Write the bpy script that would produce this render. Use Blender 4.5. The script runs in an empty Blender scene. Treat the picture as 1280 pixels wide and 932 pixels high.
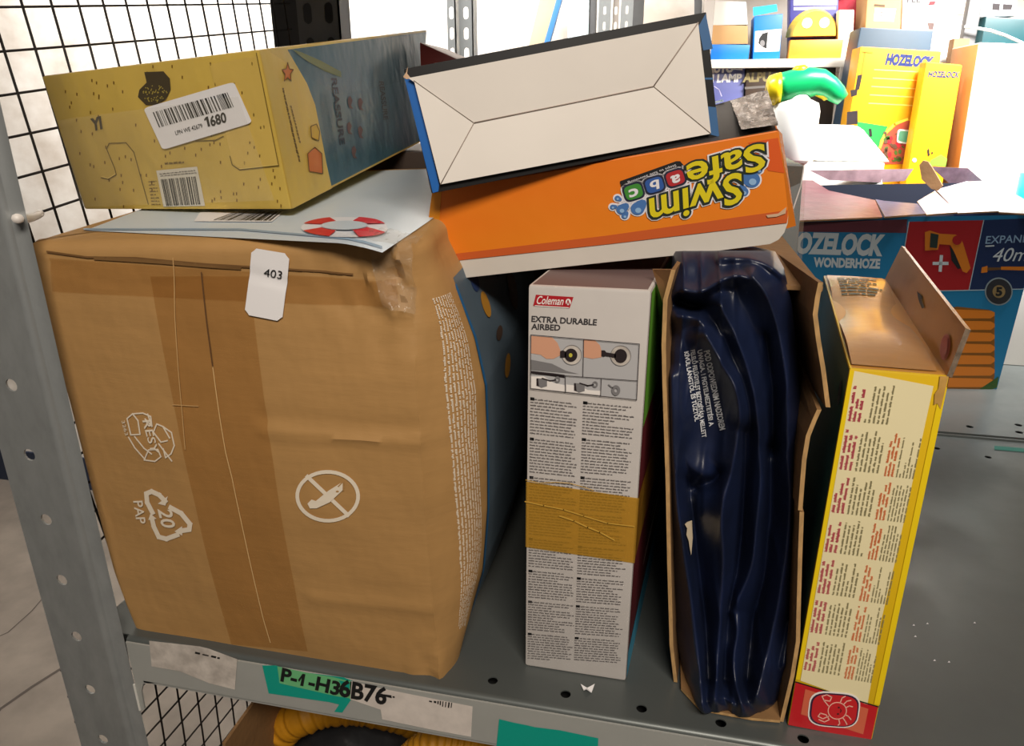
import bpy, bmesh, math, random
import numpy as np
from mathutils import Vector, Matrix
from mathutils.geometry import tessellate_polygon
from mathutils import noise as mnoise

rnd = random.Random(7)
SC = bpy.context.scene
COL = SC.collection
R = math.radians

# ---------------------------------------------------------------- camera, world, lights, exposure
FPX, CX, CY = 900.0, 640.0, 466.0            # focal length in pixels of the 1280x932 frame
PITCH, YAW = R(20.3), R(12.15)
EYE = Vector((0, 0, .55))
cam = bpy.data.objects.new('camera', bpy.data.cameras.new('camera'))
COL.objects.link(cam)
cam.location = EYE
cam.rotation_euler = (R(90) - PITCH, 0, YAW)
cam.data.sensor_width = 36
cam.data.lens = FPX / 1280 * 36
cam.data.clip_start = .01
SC.camera = cam

W = bpy.data.worlds.new('room_light'); SC.world = W; W.use_nodes = True
bg = W.node_tree.nodes['Background']
bg.inputs[0].default_value = (1.0, .93, .84, 1); bg.inputs[1].default_value = .05

def area(name, loc, target, sx, sy, power, color, spread=180):
    d = bpy.data.lights.new(name, 'AREA'); d.shape = 'RECTANGLE'; d.size = sx; d.size_y = sy
    d.energy = power; d.color = color; d.spread = R(spread)
    o = bpy.data.objects.new(name, d); COL.objects.link(o); o.location = loc
    o.rotation_euler = (Vector(target) - Vector(loc)).to_track_quat('-Z', 'Y').to_euler()
    return o
area('aisle_lamp', (.55, -.95, 1.85), (-.05, .6, .25), 1.1, .5, 50, (1, .90, .78))
area('back_aisle_lamp', (.86, 1.60, 1.2), (.72, 2.05, .38), .7, .12, 25, (1, .97, .93), 95)
area('side_aisle_lamp', (-1.3, 1.75, 1.9), (-1.2, 2.6, .9), 1.8, .4, 80, (1, .97, .93), 130)
SC.view_settings.view_transform = 'Standard'
SC.view_settings.look = 'None'
SC.view_settings.exposure = 0.0
SC.view_settings.gamma = 1.0

# ---------------------------------------------------------------- geometry helpers
_m = cam.rotation_euler.to_matrix()
def ray(x, y):
    return _m @ Vector(((x - CX) / FPX, -(y - CY) / FPX, -1))
class Plane:
    """a real plane in the room; at() gives the point of it that a measured image position belongs to"""
    def __init__(s, o, n):
        s.o = Vector(o); s.n = Vector(n).normalized()
        if (EYE - s.o).dot(s.n) < 0: s.n = -s.n
    def at(s, x, y, off=0.0):
        d = ray(x, y)
        return EYE + d * ((s.o - EYE).dot(s.n) / d.dot(s.n)) + s.n * off
def plane3(a, b, c):
    a, b, c = Vector(a), Vector(b), Vector(c)
    return Plane(a, (b - a).cross(c - a))
def facing(y): return Plane((0, y, 0), (0, 1, 0))
def level(z): return Plane((0, 0, z), (0, 0, 1))

ORG = {}
def link(o, parent=None, org=None):
    COL.objects.link(o)
    if parent is not None:
        o.parent = parent; ORG[o.name] = ORG[parent.name]
    else:
        ORG[o.name] = Vector(org if org is not None else (0, 0, 0)); o.location = ORG[o.name]
    return o
def props(o, label=None, cat=None, group=None, kind=None):
    if label: o['label'] = label
    if cat: o['category'] = cat
    if group: o['group'] = group
    if kind: o['kind'] = kind
    return o
def thing(name, label, cat, loc, group=None):
    o = bpy.data.objects.new(name, None); o.empty_display_size = .05
    link(o, None, loc)
    return props(o, label, cat, group)
def emit(name, verts, faces, mat, parent=None, org=None, smooth=False, fmats=None, kind=None, bevel=0, segs=2):
    """one mesh object; verts are given in room coordinates"""
    base = ORG[parent.name] if parent is not None else Vector(org if org is not None else (0, 0, 0))
    me = bpy.data.meshes.new(name)
    me.from_pydata([tuple(Vector(v) - base) for v in verts], [], faces)
    for m in (mat if isinstance(mat, (list, tuple)) else [mat]): me.materials.append(m)
    if fmats:
        for p, i in zip(me.polygons, fmats): p.material_index = i
    if bevel:
        bm = bmesh.new(); bm.from_mesh(me)
        bmesh.ops.recalc_face_normals(bm, faces=bm.faces)
        bmesh.ops.bevel(bm, geom=[e for e in bm.edges if len(e.link_faces) == 2 and e.calc_face_angle() > .3] , offset=bevel, segments=segs, profile=.6, affect='EDGES', clamp_overlap=True)
        bm.to_mesh(me); bm.free(); smooth = True
    if smooth:
        for p in me.polygons: p.use_smooth = True
        if bevel:
            try: me.set_sharp_from_angle(angle=R(50))
            except Exception: pass
    o = bpy.data.objects.new(name, me)
    link(o, parent, None if parent is not None else base)
    if kind: o['kind'] = kind
    return o
HEXF = [(0, 3, 2, 1), (4, 5, 6, 7), (0, 1, 5, 4), (3, 7, 6, 2), (0, 4, 7, 3), (1, 2, 6, 5)]  # front back top bottom left right
def hexa(name, front, back, mats, parent=None, bevel=.002, org=None, skip=(), kind=None):
    """closed box from TL,TR,BR,BL front and back corners; mats: one or dict of front/back/top/bottom/left/right"""
    keys = ['front', 'back', 'top', 'bottom', 'left', 'right']
    if not isinstance(mats, dict): mats = {'front': mats}
    ml = []; idx = []
    for k in keys:
        m = mats.get(k, mats['front'])
        if m not in ml: ml.append(m)
        idx.append(ml.index(m))
    f = [HEXF[i] for i in range(6) if keys[i] not in skip]; fi = [idx[i] for i in range(6) if keys[i] not in skip]
    return emit(name, list(front) + list(back), f, ml, parent, org, fmats=fi, bevel=bevel, kind=kind)
def slab(name, x0, x1, y0, y1, z0, z1, mats, parent=None, bevel=.002, org=None, kind=None):
    fr = [(x0, y0, z1), (x1, y0, z1), (x1, y0, z0), (x0, y0, z0)]
    bk = [(x0, y1, z1), (x1, y1, z1), (x1, y1, z0), (x0, y1, z0)]
    return hexa(name, fr, bk, mats, parent, bevel, org, kind=kind)
def tess(loops):
    return [tuple(t) for t in tessellate_polygon([[Vector(p).to_3d() if len(p) == 2 else Vector(p) for p in l] for l in loops])]
def plate(name, outer, holes, f3, th, mat, parent, org=None, wallmat=None):
    """flat plate with real holes: 2-D loops, f3(u,v,w) maps to the room"""
    loops = [outer] + holes
    flat = [p for l in loops for p in l]; n = len(flat)
    tris = tess(loops)
    v = [f3(p[0], p[1], 0) for p in flat] + [f3(p[0], p[1], th) for p in flat]
    f = list(tris) + [tuple(n + i for i in reversed(t)) for t in tris]
    s = 0
    for l in loops:
        k = len(l)
        for i in range(k):
            a, b = s + i, s + (i + 1) % k
            f.append((a, b, n + b, n + a))
        s += k
    o = emit(name, v, f, mat, parent, org)
    bm = bmesh.new(); bm.from_mesh(o.data); bmesh.ops.recalc_face_normals(bm, faces=bm.faces); bm.to_mesh(o.data); bm.free()
    return o
def circ(cx, cy, rx, ry=None, n=20, rot=0):
    ry = rx if ry is None else ry; c, s = math.cos(rot), math.sin(rot)
    return [(cx + rx * math.cos(a) * c - ry * math.sin(a) * s, cy + rx * math.cos(a) * s + ry * math.sin(a) * c)
            for a in (2 * math.pi * i / n for i in range(n))]
def slotshape(cx, cy, w, h, n=6):
    r = w / 2; d = h / 2 - r; o = []
    for i in range(n + 1): a = math.pi * i / n; o.append((cx + r * math.cos(a), cy + d + r * math.sin(a)))
    for i in range(n + 1): a = math.pi + math.pi * i / n; o.append((cx + r * math.cos(a), cy - d + r * math.sin(a)))
    return o
def tube(name, pts, rad, mat, parent=None, n=8, org=None, kind=None):
    pts = [Vector(p) for p in pts]; v = []; f = []
    rr = rad if isinstance(rad, (list, tuple)) else [rad] * len(pts)
    for i, p in enumerate(pts):
        t = (pts[min(i + 1, len(pts) - 1)] - pts[max(i - 1, 0)]).normalized()
        a = t.cross(Vector((0, 0, 1)) if abs(t.z) < .9 else Vector((1, 0, 0))).normalized(); b = t.cross(a)
        v += [p + (a * math.cos(2 * math.pi * k / n) + b * math.sin(2 * math.pi * k / n)) * rr[i] for k in range(n)]
    for i in range(len(pts) - 1):
        for k in range(n):
            f.append((i * n + k, i * n + (k + 1) % n, (i + 1) * n + (k + 1) % n, (i + 1) * n + k))
    f += [tuple(reversed(range(n))), tuple((len(pts) - 1) * n + k for k in range(n))]
    return emit(name, v, f, mat, parent, org, smooth=True, kind=kind)
def lathe(name, prof, cx, cy, mat, parent=None, n=24, org=None):
    v = []; f = []
    for (r, z) in prof:
        v += [(cx + r * math.cos(2 * math.pi * k / n), cy + r * math.sin(2 * math.pi * k / n), z) for k in range(n)]
    for i in range(len(prof) - 1):
        for k in range(n):
            f.append((i * n + k, i * n + (k + 1) % n, (i + 1) * n + (k + 1) % n, (i + 1) * n + k))
    f += [tuple(reversed(range(n))), tuple((len(prof) - 1) * n + k for k in range(n))]
    return emit(name, v, f, mat, parent, org, smooth=True)

# ---- flat print: measured outlines laid on a real surface, a fraction of a millimetre proud of it
LAY = .00035
def decal(name, parent, pl, pts, mat, lay=1, holes=(), warp=None, kind=None):
    loops = [list(pts)] + [list(h) for h in holes]
    flat = [p for l in loops for p in l]
    v = [pl.at(p[0], p[1], LAY * lay) for p in flat]
    if warp: v = [warp(q) for q in v]
    return emit(name, v, tess(loops), mat, parent, kind=kind)
def decals(name, parent, pl, polys, mat, lay=1, warp=None, kind=None):
    v = []; f = []
    for pts in polys:
        s = len(v); v += [pl.at(p[0], p[1], LAY * lay) for p in pts]
        f += [tuple(s + i for i in t) for t in tess([pts])]
    if warp: v = [warp(q) for q in v]
    return emit(name, v, f, mat, parent, kind=kind)
def strokes(lines, w, closed=False):
    out = []
    for l in lines:
        l = list(l) + ([l[0]] if closed else [])
        for (x0, y0), (x1, y1) in zip(l, l[1:]):
            d = math.hypot(x1 - x0, y1 - y0) or 1; ux, uy = (x1 - x0) / d, (y1 - y0) / d; e = w * .35
            nx, ny = -uy * w / 2, ux * w / 2
            x0_, y0_, x1_, y1_ = x0 - ux * e, y0 - uy * e, x1 + ux * e, y1 + uy * e
            out.append([(x0_ + nx, y0_ + ny), (x1_ + nx, y1_ + ny), (x1_ - nx, y1_ - ny), (x0_ - nx, y0_ - ny)])
    return out
def quadmap(pl, q, lay=1, warp=None):
    c = [pl.at(x, y, LAY * lay) for x, y in q]
    def f(u, v):
        p = (c[0] * (1 - u) + c[1] * u) * (1 - v) + (c[3] * (1 - u) + c[2] * u) * v
        return warp(p) if warp else p
    return f
def bars(name, parent, f, boxes, mat, kind=None):
    v = []; fc = []
    for (u0, v0, u1, v1) in boxes:
        s = len(v); v += [f(u0, v0), f(u1, v0), f(u1, v1), f(u0, v1)]; fc.append((s, s + 1, s + 2, s + 3))
    return emit(name, v, fc, mat, parent, kind=kind)
def barcode(name, parent, f, mat, n=42):
    b = []; x = 0.0; ws = [rnd.choice((1, 1, 2, 3)) for _ in range(2 * n)]; t = float(sum(ws))
    for i, w in enumerate(ws):
        if i % 2 == 0: b.append((x / t, 0, (x + w) / t, 1))
        x += w
    return bars(name, parent, f, b, mat)
def lines_of_print(rows, word=(.06, .16), seed=1, fill=.6, ragged=.25, letters=True, first_black=False, blocks=None):
    """boxes for print too small to read: strokes of letters grouped in words; rows: number of lines"""
    r = random.Random(seed); out = []; h = 1.0 / rows
    for i in range(rows):
        if blocks and i in blocks: continue
        y = (i + (1 - fill) / 2) * h; x = 0.0
        end = 1 - r.random() * ragged * (1.0 if r.random() < .3 else .3)
        while x < end - .02:
            w = min(word[0] + r.random() * (word[1] - word[0]), end - x)
            if letters:
                lx = x; lw = h * fill * .5 * 1.0
                k = max(2, int(w / max(.012, .11 * word[0]))); step = w / k
                for j in range(k):
                    tall = r.random()
                    out.append((x + j * step, y + (0 if tall < .35 else h * fill * .28), x + j * step + step * .72, y + h * fill * (1.0 if tall < .9 else 1.2)))
            else: out.append((x, y, x + w, y + h * fill))
            x += w + word[0] * .35
    return out
_tx = {}
def glyphs(s, bold, shear, space=1.0):
    k = (s, round(bold, 4), shear, space)
    if k not in _tx:
        cu = bpy.data.curves.new('t', 'FONT'); cu.body = s; cu.size = 1; cu.offset = bold; cu.shear = shear; cu.resolution_u = 3; cu.space_character = space
        cu.dimensions = '2D'; cu.fill_mode = 'BOTH'
        o = bpy.data.objects.new('t', cu); me = o.to_mesh()
        vs = [v.co.copy() for v in me.vertices]; fs = [tuple(p.vertices) for p in me.polygons]
        o.to_mesh_clear(); bpy.data.objects.remove(o); bpy.data.curves.remove(cu)
        _tx[k] = (vs, fs)
    return _tx[k]
def text(name, parent, s, pl, A, B, H, mat, lay=2, bold=.0, shear=0, warp=None, space=1.0, ref=None):
    """lettering: A, B, H are measured bottom-left, bottom-right, top-left of its box on the surface"""
    vs, fs = glyphs(s, bold, shear, space)
    rv, _ = glyphs(s, 0 if ref is None else ref, shear, space)
    x0, x1 = min(v.x for v in rv), max(v.x for v in rv); y0, y1 = min(v.y for v in rv), max(v.y for v in rv)
    if callable(pl): a, b, h = pl(*A), pl(*B), pl(*H)
    else: a, b, h = pl.at(A[0], A[1], LAY * lay), pl.at(B[0], B[1], LAY * lay), pl.at(H[0], H[1], LAY * lay)
    out = [a + (b - a) * ((v.x - x0) / (x1 - x0)) + (h - a) * ((v.y - y0) / (y1 - y0)) for v in vs]
    if warp: out = [warp(q) for q in out]
    return emit(name, out, fs, mat, parent)

# ---------------------------------------------------------------- materials
def lin(h):
    c = [int(h[i:i + 2], 16) / 255 for i in (0, 2, 4)]
    return tuple(x / 12.92 if x <= .04045 else ((x + .055) / 1.055) ** 2.4 for x in c) + (1,)
MATS = {}
def mat(name, col, rough=.55, metal=0.0, var=0.0, vscale=(8, 8, 8), bump=0.0, bscale=(60, 60, 60), spec=.5, coat=0.0, trans=0.0, col2=None, emit_=0, det=4, broad=0.0):
    if name in MATS: return MATS[name]
    m = bpy.data.materials.new(name); m.use_nodes = True; MATS[name] = m
    nt = m.node_tree; b = nt.nodes['Principled BSDF']; out = nt.nodes['Material Output']
    c = lin(col) if isinstance(col, str) else col
    b.inputs['Base Color'].default_value = c
    b.inputs['Roughness'].default_value = rough; b.inputs['Metallic'].default_value = metal
    b.inputs['Specular IOR Level'].default_value = spec; b.inputs['Coat Weight'].default_value = coat
    b.inputs['Coat Roughness'].default_value = .15
    m.diffuse_color = c
    def noise(sc, detail=4, rough_=.55):
        tc = nt.nodes.new('ShaderNodeTexCoord'); mp = nt.nodes.new('ShaderNodeMapping'); mp.inputs['Scale'].default_value = sc
        n = nt.nodes.new('ShaderNodeTexNoise'); n.inputs['Scale'].default_value = 1; n.inputs['Detail'].default_value = detail; n.inputs['Roughness'].default_value = rough_
        nt.links.new(tc.outputs['Object'], mp.inputs[0]); nt.links.new(mp.outputs[0], n.inputs[0])
        return n.outputs[0]
    if var:
        r = nt.nodes.new('ShaderNodeMix'); r.data_type = 'RGBA'
        k = 1 - var
        r.inputs[6].default_value = c if not col2 else c
        r.inputs[7].default_value = lin(col2) if col2 else (c[0] * k, c[1] * k, c[2] * k, 1)
        ra = nt.nodes.new('ShaderNodeMapRange'); ra.inputs[1].default_value = .35; ra.inputs[2].default_value = .68
        nt.links.new(noise(vscale, det), ra.inputs[0]); nt.links.new(ra.outputs[0], r.inputs[0])
        nt.links.new(r.outputs[2], b.inputs['Base Color'])
        if metal > .3:
            rr = nt.nodes.new('ShaderNodeMapRange'); rr.inputs[3].default_value = max(.05, rough - .08); rr.inputs[4].default_value = rough + .1
            nt.links.new(ra.outputs[0], rr.inputs[0]); nt.links.new(rr.outputs[0], b.inputs['Roughness'])
    if bump:
        bp = nt.nodes.new('ShaderNodeBump'); bp.inputs['Strength'].default_value = bump; bp.inputs['Distance'].default_value = .004
        nt.links.new(noise(bscale, 3), bp.inputs['Height'])
        last = bp
        if broad:
            bq = nt.nodes.new('ShaderNodeBump'); bq.inputs['Strength'].default_value = broad; bq.inputs['Distance'].default_value = .02
            nt.links.new(noise((14, 14, 9), 3), bq.inputs['Height']); nt.links.new(bq.outputs[0], bp.inputs['Normal'])
        nt.links.new(bp.outputs[0], b.inputs['Normal'])
    if trans:
        t = nt.nodes.new('ShaderNodeBsdfTransparent'); mx = nt.nodes.new('ShaderNodeMixShader'); mx.inputs[0].default_value = trans
        if col2: t.inputs[0].default_value = lin(col2)
        nt.links.new(b.outputs[0], mx.inputs[1]); nt.links.new(t.outputs[0], mx.inputs[2]); nt.links.new(mx.outputs[0], out.inputs[0])
    return m
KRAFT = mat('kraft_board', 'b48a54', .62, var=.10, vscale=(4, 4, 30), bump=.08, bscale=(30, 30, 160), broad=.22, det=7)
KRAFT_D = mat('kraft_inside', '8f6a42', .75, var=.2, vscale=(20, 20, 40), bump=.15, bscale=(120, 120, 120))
KRAFT_E = mat('kraft_edge', 'c9a06a', .8, var=.35, vscale=(200, 200, 60))
WHITE = mat('white_card', 'e9e2da', .5, var=.05, vscale=(10, 10, 10), bump=.03, bscale=(60, 60, 60))
PAPER = mat('white_paper', 'f0eef0', .45)
PAPERW = mat('worn_paper', 'd8cfc6', .6, var=.25, vscale=(60, 60, 60), col2='b3aaa2')
BLACK = mat('black_ink', '17181a', .45)
INK = mat('dark_grey_ink', '3d3a3c', .5)
INKG = mat('grey_ink', '7a7368', .55)
WINK = mat('white_ink', 'e9dcc8', .6)
STEEL = mat('galvanised_steel', 'a6aaab', .38, metal=.45, var=.18, vscale=(60, 60, 25), bump=.04, bscale=(90, 90, 90))
STEELD = mat('galvanised_deck', '616665', .38, metal=.35, var=.12, vscale=(9, 9, 9), bump=.02, bscale=(30, 30, 30))
BEAM = mat('painted_beam', 'a5a6a2', .5, var=.07, vscale=(20, 20, 20))
DARKST = mat('dark_steel', '5a5a5b', .5, metal=.3, var=.2)
WIRE = mat('dark_wire', '2c2624', .5, metal=.4)
TAPE = mat('clear_tape', 'b08a58', .2, bump=.25, bscale=(35, 35, 25), trans=.93, col2='f6efe4')
TAPEB = mat('glossy_clear_tape', 'bfae98', .12, bump=.9, bscale=(70, 70, 50), trans=.82)
TAPEY = mat('amber_tape', 'cb9a38', .28, bump=.3, bscale=(30, 30, 60), trans=.52, col2='f8da8c')
# ---------------------------------------------------------------- the room
WALLM = mat('whitewashed_wall', 'ece6de', .8, var=.22, vscale=(5, 5, 7), col2='c9bdb0', bump=.08, bscale=(12, 12, 12), det=7)
FLOORM = mat('stained_concrete', '857b70', .75, var=.5, vscale=(5, 5, 5), col2='6f665d', bump=.05, bscale=(20, 20, 20), det=8)
BLUEB = mat('navy_paint', '1f2a40', .6, var=.2, vscale=(9, 9, 9))
FZ, WY = -1.2, 2.6
props(slab('floor', -4, 4, -2.5, WY + .2, FZ - .1, FZ, FLOORM, bevel=0), kind='structure')
props(slab('wall_back', -4, 4, WY, WY + .12, FZ, 2.6, WALLM, bevel=0), kind='structure')
props(slab('baseboard_back', -4, 4, WY - .012, WY, FZ, FZ + .17, BLUEB, bevel=0), kind='structure')
props(slab('wall_left', -4.1, -4, -2.5, WY, FZ, 2.6, WALLM, bevel=0), kind='structure')
JOINT = mat('floor_joint', '4c443e', .9)
def floorline(pts, w):
    pl = level(FZ + .001); v = []
    P = [pl.at(*p) for p in pts]
    for i, p in enumerate(P):
        t = (P[min(i + 1, len(P) - 1)] - P[max(i - 1, 0)]).normalized(); n = Vector((-t.y, t.x, 0)) * w / 2
        v += [p + n, p - n]
    return v, [(2 * i, 2 * i + 2, 2 * i + 3, 2 * i + 1) for i in range(len(P) - 1)]
v, f = floorline([(-60, 962), (0, 886), (40, 858), (80, 833), (130, 800), (190, 765)], .012)
props(emit('trim_1', v, f, JOINT), kind='structure')
v, f = floorline([(-40, 812), (10, 790), (40, 763), (58, 742)], .005)
props(emit('trim_2', v, f, JOINT), kind='structure')

# ---------------------------------------------------------------- the near rack
DY0, DY1 = .540, 1.298
rack = thing('shelving_rack', 'galvanised steel shelving rack with perforated uprights that carries all the cartons', 'rack', (.3, .9, FZ))
# upright: two flanges of an angle, real round holes in the front one
PX0, PXF, PX1, PYF = -.641, -.573, -.5525, .530
holes = [circ(-.607, z, .0065, .0065, 14) for z in [(.224 + .0745 * k) for k in range(-19, 9)]]
plate('upright_post', [(PX0, FZ), (PXF, FZ), (PXF, .93), (PX0, .93)], holes, lambda u, v, w: Vector((u, PYF + w, v)), .002, STEEL, rack)
post = bpy.data.objects['upright_post']
v = []; n = 9
for z in (FZ, .93):
    for i in range(n):
        a = math.pi / 2 * i / (n - 1); v.append((PXF + .006 * math.sin(a), PYF + .006 * (1 - math.cos(a)) - .0003, z))
    v.append((PX1, PYF + .0075, z))
emit('post_flange', v, [(i, i + 1, n + 2 + i, n + 1 + i) for i in range(n)], STEEL, rack, smooth=True)
slab('post_slot_lip', -.5535, -.5515, .5362, .5375, -.100, -.062, mat('bare_edge', 'e6e4de', .4), rack, bevel=0)

def deckplate(name, x0, x1, y0, y1, z, holes, parent, m):
    return plate(name, [(x0, y0), (x1, y0), (x1, y1), (x0, y1)], holes, lambda u, v, w: Vector((u, v, z - w)), .0015, m, parent)
hp = [(616, 850), (707, 867), (802, 885), (901, 903), (1004, 923), (1171, 560), (1235, 571), (452, 822)]
hs = [level(0).at(*p) for p in hp]
deckplate('deck_panel', -.60, 1.5, DY0 + .006, DY1, 0, [circ(h.x, h.y, .0052, n=16) for h in hs], rack, STEELD)
v = []; n = 8                                                    # rolled lip and front face of the beam
for x in (-.553, 1.5):
    for i in range(n):
        a = math.pi / 2 * i / (n - 1); v.append((x, DY0 + .006 - .006 * math.sin(a), -.006 + .006 * math.cos(a)))
    v += [(x, DY0 - .0005, -.012), (x, DY0 + .018, -.018)]
emit('deck_lip', v, [(i, i + 1, n + 2 + i + 1, n + 2 + i) for i in range(n + 1)], STEELD, rack, smooth=True)
BY = DY0 - .002
bo = [(-.552, -.004), (1.5, -.004), (1.5, -.056), (-.525, -.056), (-.541, -.060), (-.546, -.072), (-.547, -.098), (-.552, -.102)]
plate('front_beam', bo, [], lambda u, v, w: Vector((u, BY + w, v)), .002, BEAM, rack)
beam = bpy.data.objects['front_beam']
slab('beam_return', -.54, 1.5, BY, BY + .03, -.058, -.0555, BEAM, rack, bevel=0)
slab('back_lip', -.60, 1.5, DY1, DY1 + .003, -.03, .004, STEELD, rack, bevel=0)
slab('hole_shade_slab', -.6, 1.5, DY0 + .02, DY1 - .002, -.030, -.022, mat('hole_shade_black', '121213', .8), rack, bevel=0)  # black slab below the deck, stands for the shade in its holes
# stickers and tape on the beam
BP = Plane((0, BY - .0003, 0), (0, 1, 0))
TEAL = mat('teal_tape', '00a08e', .45)
GRN = mat('pale_green_label', '6fbe82', .5)
lab = decal('torn_label', rack, BP, [(187, 800), (250, 807), (262, 810), (297, 823), (294, 861), (262, 853), (225, 838), (190, 832)], PAPERW, 2)
lab['label'] = 'torn off-white paper label'
bars('label_remnant_print', lab, quadmap(BP, [(245, 813), (276, 820), (275, 823), (244, 816)], 3), [(.0, .1, .2, .9), (.3, .3, .55, .8), (.65, .1, .85, .9), (.9, .2, 1, .9)], BLACK)
tt = decal('teal_tape', rack, BP, [(328, 831), (345, 831), (368, 838), (430, 846), (440, 850), (443, 868), (428, 890), (418, 889), (424, 880), (412, 877), (336, 866)], TEAL, 1)
tt['label'] = 'teal tape under the location label'
gl = decal('location_label', rack, BP, [(347, 832), (385, 840), (415, 845), (440, 851), (438, 872), (420, 869), (350, 853)], GRN, 2)
wl = decal('location_label', rack, BP, [(438, 850), (470, 858), (520, 868), (591, 882), (589, 920), (540, 911), (478, 898), (476, 886), (438, 873)], mat('label_white', 'e2d8d0', .5, var=.15, vscale=(60, 60, 60)), 2)
wl['label'] = 'white label end, torn and smudged'
tp = decal('teal_tape', rack, BP, [(424, 849), (438, 852), (437, 861), (429, 858)], TEAL, 3)
decals('label_lettering', gl, BP, [[(374.6, 851), (373.4, 848.2), (379, 840.5), (382.5, 841.2), (379.8, 856.2), (376, 855.3), (378, 845.6)]], BLACK, 4)
text('label_lettering', gl, 'P-  -H3', BP, (352, 849.5), (423, 867.5), (354.5, 833.5), BLACK, 4, bold=.035)
text('label_lettering', wl, '6B76', BP, (425, 868), (482, 879), (427, 848), BLACK, 4, bold=.035)
bars('label_mark', wl, quadmap(BP, [(480, 866), (494, 868), (494, 872), (482, 869)], 4), [(0, 0, .7, 1), (.8, .2, 1, .7)], BLACK)
bars('label_mark', wl, quadmap(BP, [(537, 872), (567, 877), (566, 884), (537, 878)], 4), [(0, .3, .12, .6), (.2, .2, .3, .6), (.35, .1, .4, .7), (.45, 0, .5, .8), (.56, 0, .6, 1), (.68, 0, .72, 1), (.8, 0, .86, 1), (.92, 0, .96, .9)], BLACK)
tq = decal('teal_tape', rack, BP, [(624, 898), (640, 902), (660, 906), (668, 908), (700, 912), (748, 922), (746, 960), (620, 938)], TEAL, 1)
tq['label'] = 'second strip of teal tape'
slab('unseen_upper_deck', -.60, 1.5, DY0, DY1, .90, .93, STEELD, rack, bevel=0)  # out of view; added to shade the cartons and deck below
# rear upright of the near rack, slotted
def upright(name, x0, x1, y, z0, z1, nw, parent, pitch=.05, sw=.012, sh=.026, m=STEEL, bend=True):
    hl = []
    for k in range(nw):
        cx = x0 + (x1 - x0) * (k + .5) / nw
        z = z0 + pitch * .7
        while z < z1 - sh: hl.append(slotshape(cx, z, sw, sh)); z += pitch
    o = plate(name, [(x0, z0), (x1, z0), (x1, z1), (x0, z1)], hl, lambda u, v, w: Vector((u, y + w, v)), .003, m, parent)
    if bend: slab('post_flange', x1 - .003, x1, y, y + .045, z0, z1, m, parent, bevel=0)
    return o
upright('rear_post', -.668, -.588, 1.30, -.05, .93, 2, rack, .055, .016, .034, mat('grey_rear_steel', '8d8d8e', .5, var=.2))
slab('rear_post_core', -.74, -.588, 1.34, 1.344, -.05, .93, DARKST, rack, bevel=0)
# wire side panel: every wire its own piece
mesh_r = thing('wire_mesh_panel', 'dark square wire mesh closing the left end of the rack, before a white wall', 'mesh', (-.665, .62, .5))
def wires(parent, ang, oy, oz, pitch, ymin, ymax, zmin, zmax, rad=.0014):
    c, s = math.cos(ang), math.sin(ang)
    me = None
    def clip(p, d):
        t0, t1 = -3.0, 3.0
        for q, e, lo, hi in ((p[0], d[0], ymin, ymax), (p[1], d[1], zmin, zmax)):
            if abs(e) < 1e-9:
                if q < lo or q > hi: return None
            else:
                a, b = sorted(((lo - q) / e, (hi - q) / e)); t0 = max(t0, a); t1 = min(t1, b)
        return (t0, t1) if t1 - t0 > .02 else None
    for fam in (0, 1):
        d = (c, s) if fam == 0 else (-s, c)
        nrm = (-s, c) if fam == 0 else (c, s)
        for k in range(-40, 41):
            p = (oy + nrm[0] * k * pitch, oz + nrm[1] * k * pitch)
            r = clip(p, d)
            if not r: continue
            a = (-.665 + (.0024 if fam else 0), p[0] + d[0] * r[0], p[1] + d[1] * r[0]); b = (a[0], p[0] + d[0] * r[1], p[1] + d[1] * r[1])
            tube('wire', [a, b], rad, WIRE, parent, n=6)
wires(mesh_r, R(7), .668, .5625, .0395, .60, 1.27, .02, .80)
mesh_l = thing('wire_mesh_panel', 'dark wire mesh seen below the beam, closing the lower left end of the rack', 'mesh', (-.665, .62, -.3))
wires(mesh_l, R(-3), .64, -.2, .0395, .55, 1.27, -.75, -.075)
_ta, _tb = Plane((-.662, 0, 0), (1, 0, 0)).at(50, 267), facing(.526).at(21, 273)
tie = tube('cable_tie', [_ta.lerp(_tb, k / 6) + Vector((0, 0, -.002 * math.sin(k / 6 * math.pi))) for k in range(7)], .0042, mat('white_nylon', 'efe8e2', .45), n=8)
props(tie, 'white plastic cable tie that fastens the mesh to the upright', 'cable tie')

# ---------------------------------------------------------------- the far rack behind, back to back
rack2 = thing('shelving_rack', 'second steel rack standing behind, its deck holds the hose carton', 'rack', (.5, 1.7, FZ))
hp2 = [(1212, 533), (1274, 540), (1273, 531)]
hs2 = [level(0).at(*p) for p in hp2]
deckplate('deck_panel', -.62, 1.7, 1.318, 2.2, 0, [circ(h.x, h.y, .0062, n=16) for h in hs2], rack2, STEELD)
slab('back_lip', -.62, 1.7, 1.313, 1.318, -.04, .003, STEELD, rack2, bevel=0)
slab('back_lip', -.62, 1.7, 2.2, 2.204, -.04, .003, STEELD, rack2, bevel=0)
slab('hole_shade_slab', -.62, 1.7, 1.32, 2.19, -.030, -.022, mat('hole_shade_black', '121213', .8), rack2, bevel=0)  # same added black slab, shade for the rear deck's holes
t3 = decal('teal_tape', rack, level(.0006), [(1243, 557), (1290, 561), (1290, 566), (1243, 562)], mat('dimmed_teal_tape', '0a5a4e', .5), 1)  # same teal tape, colour lowered to offset the strong lamp light here
upright('upright_post', -.622, -.598, 2.06, -.05, 1.0, 1, rack2, .05, .012, .03, STEEL)
upright('upright_post', -.592, -.553, 2.07, -.05, 1.0, 1, rack2, .05, .014, .03, STEEL)
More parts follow.
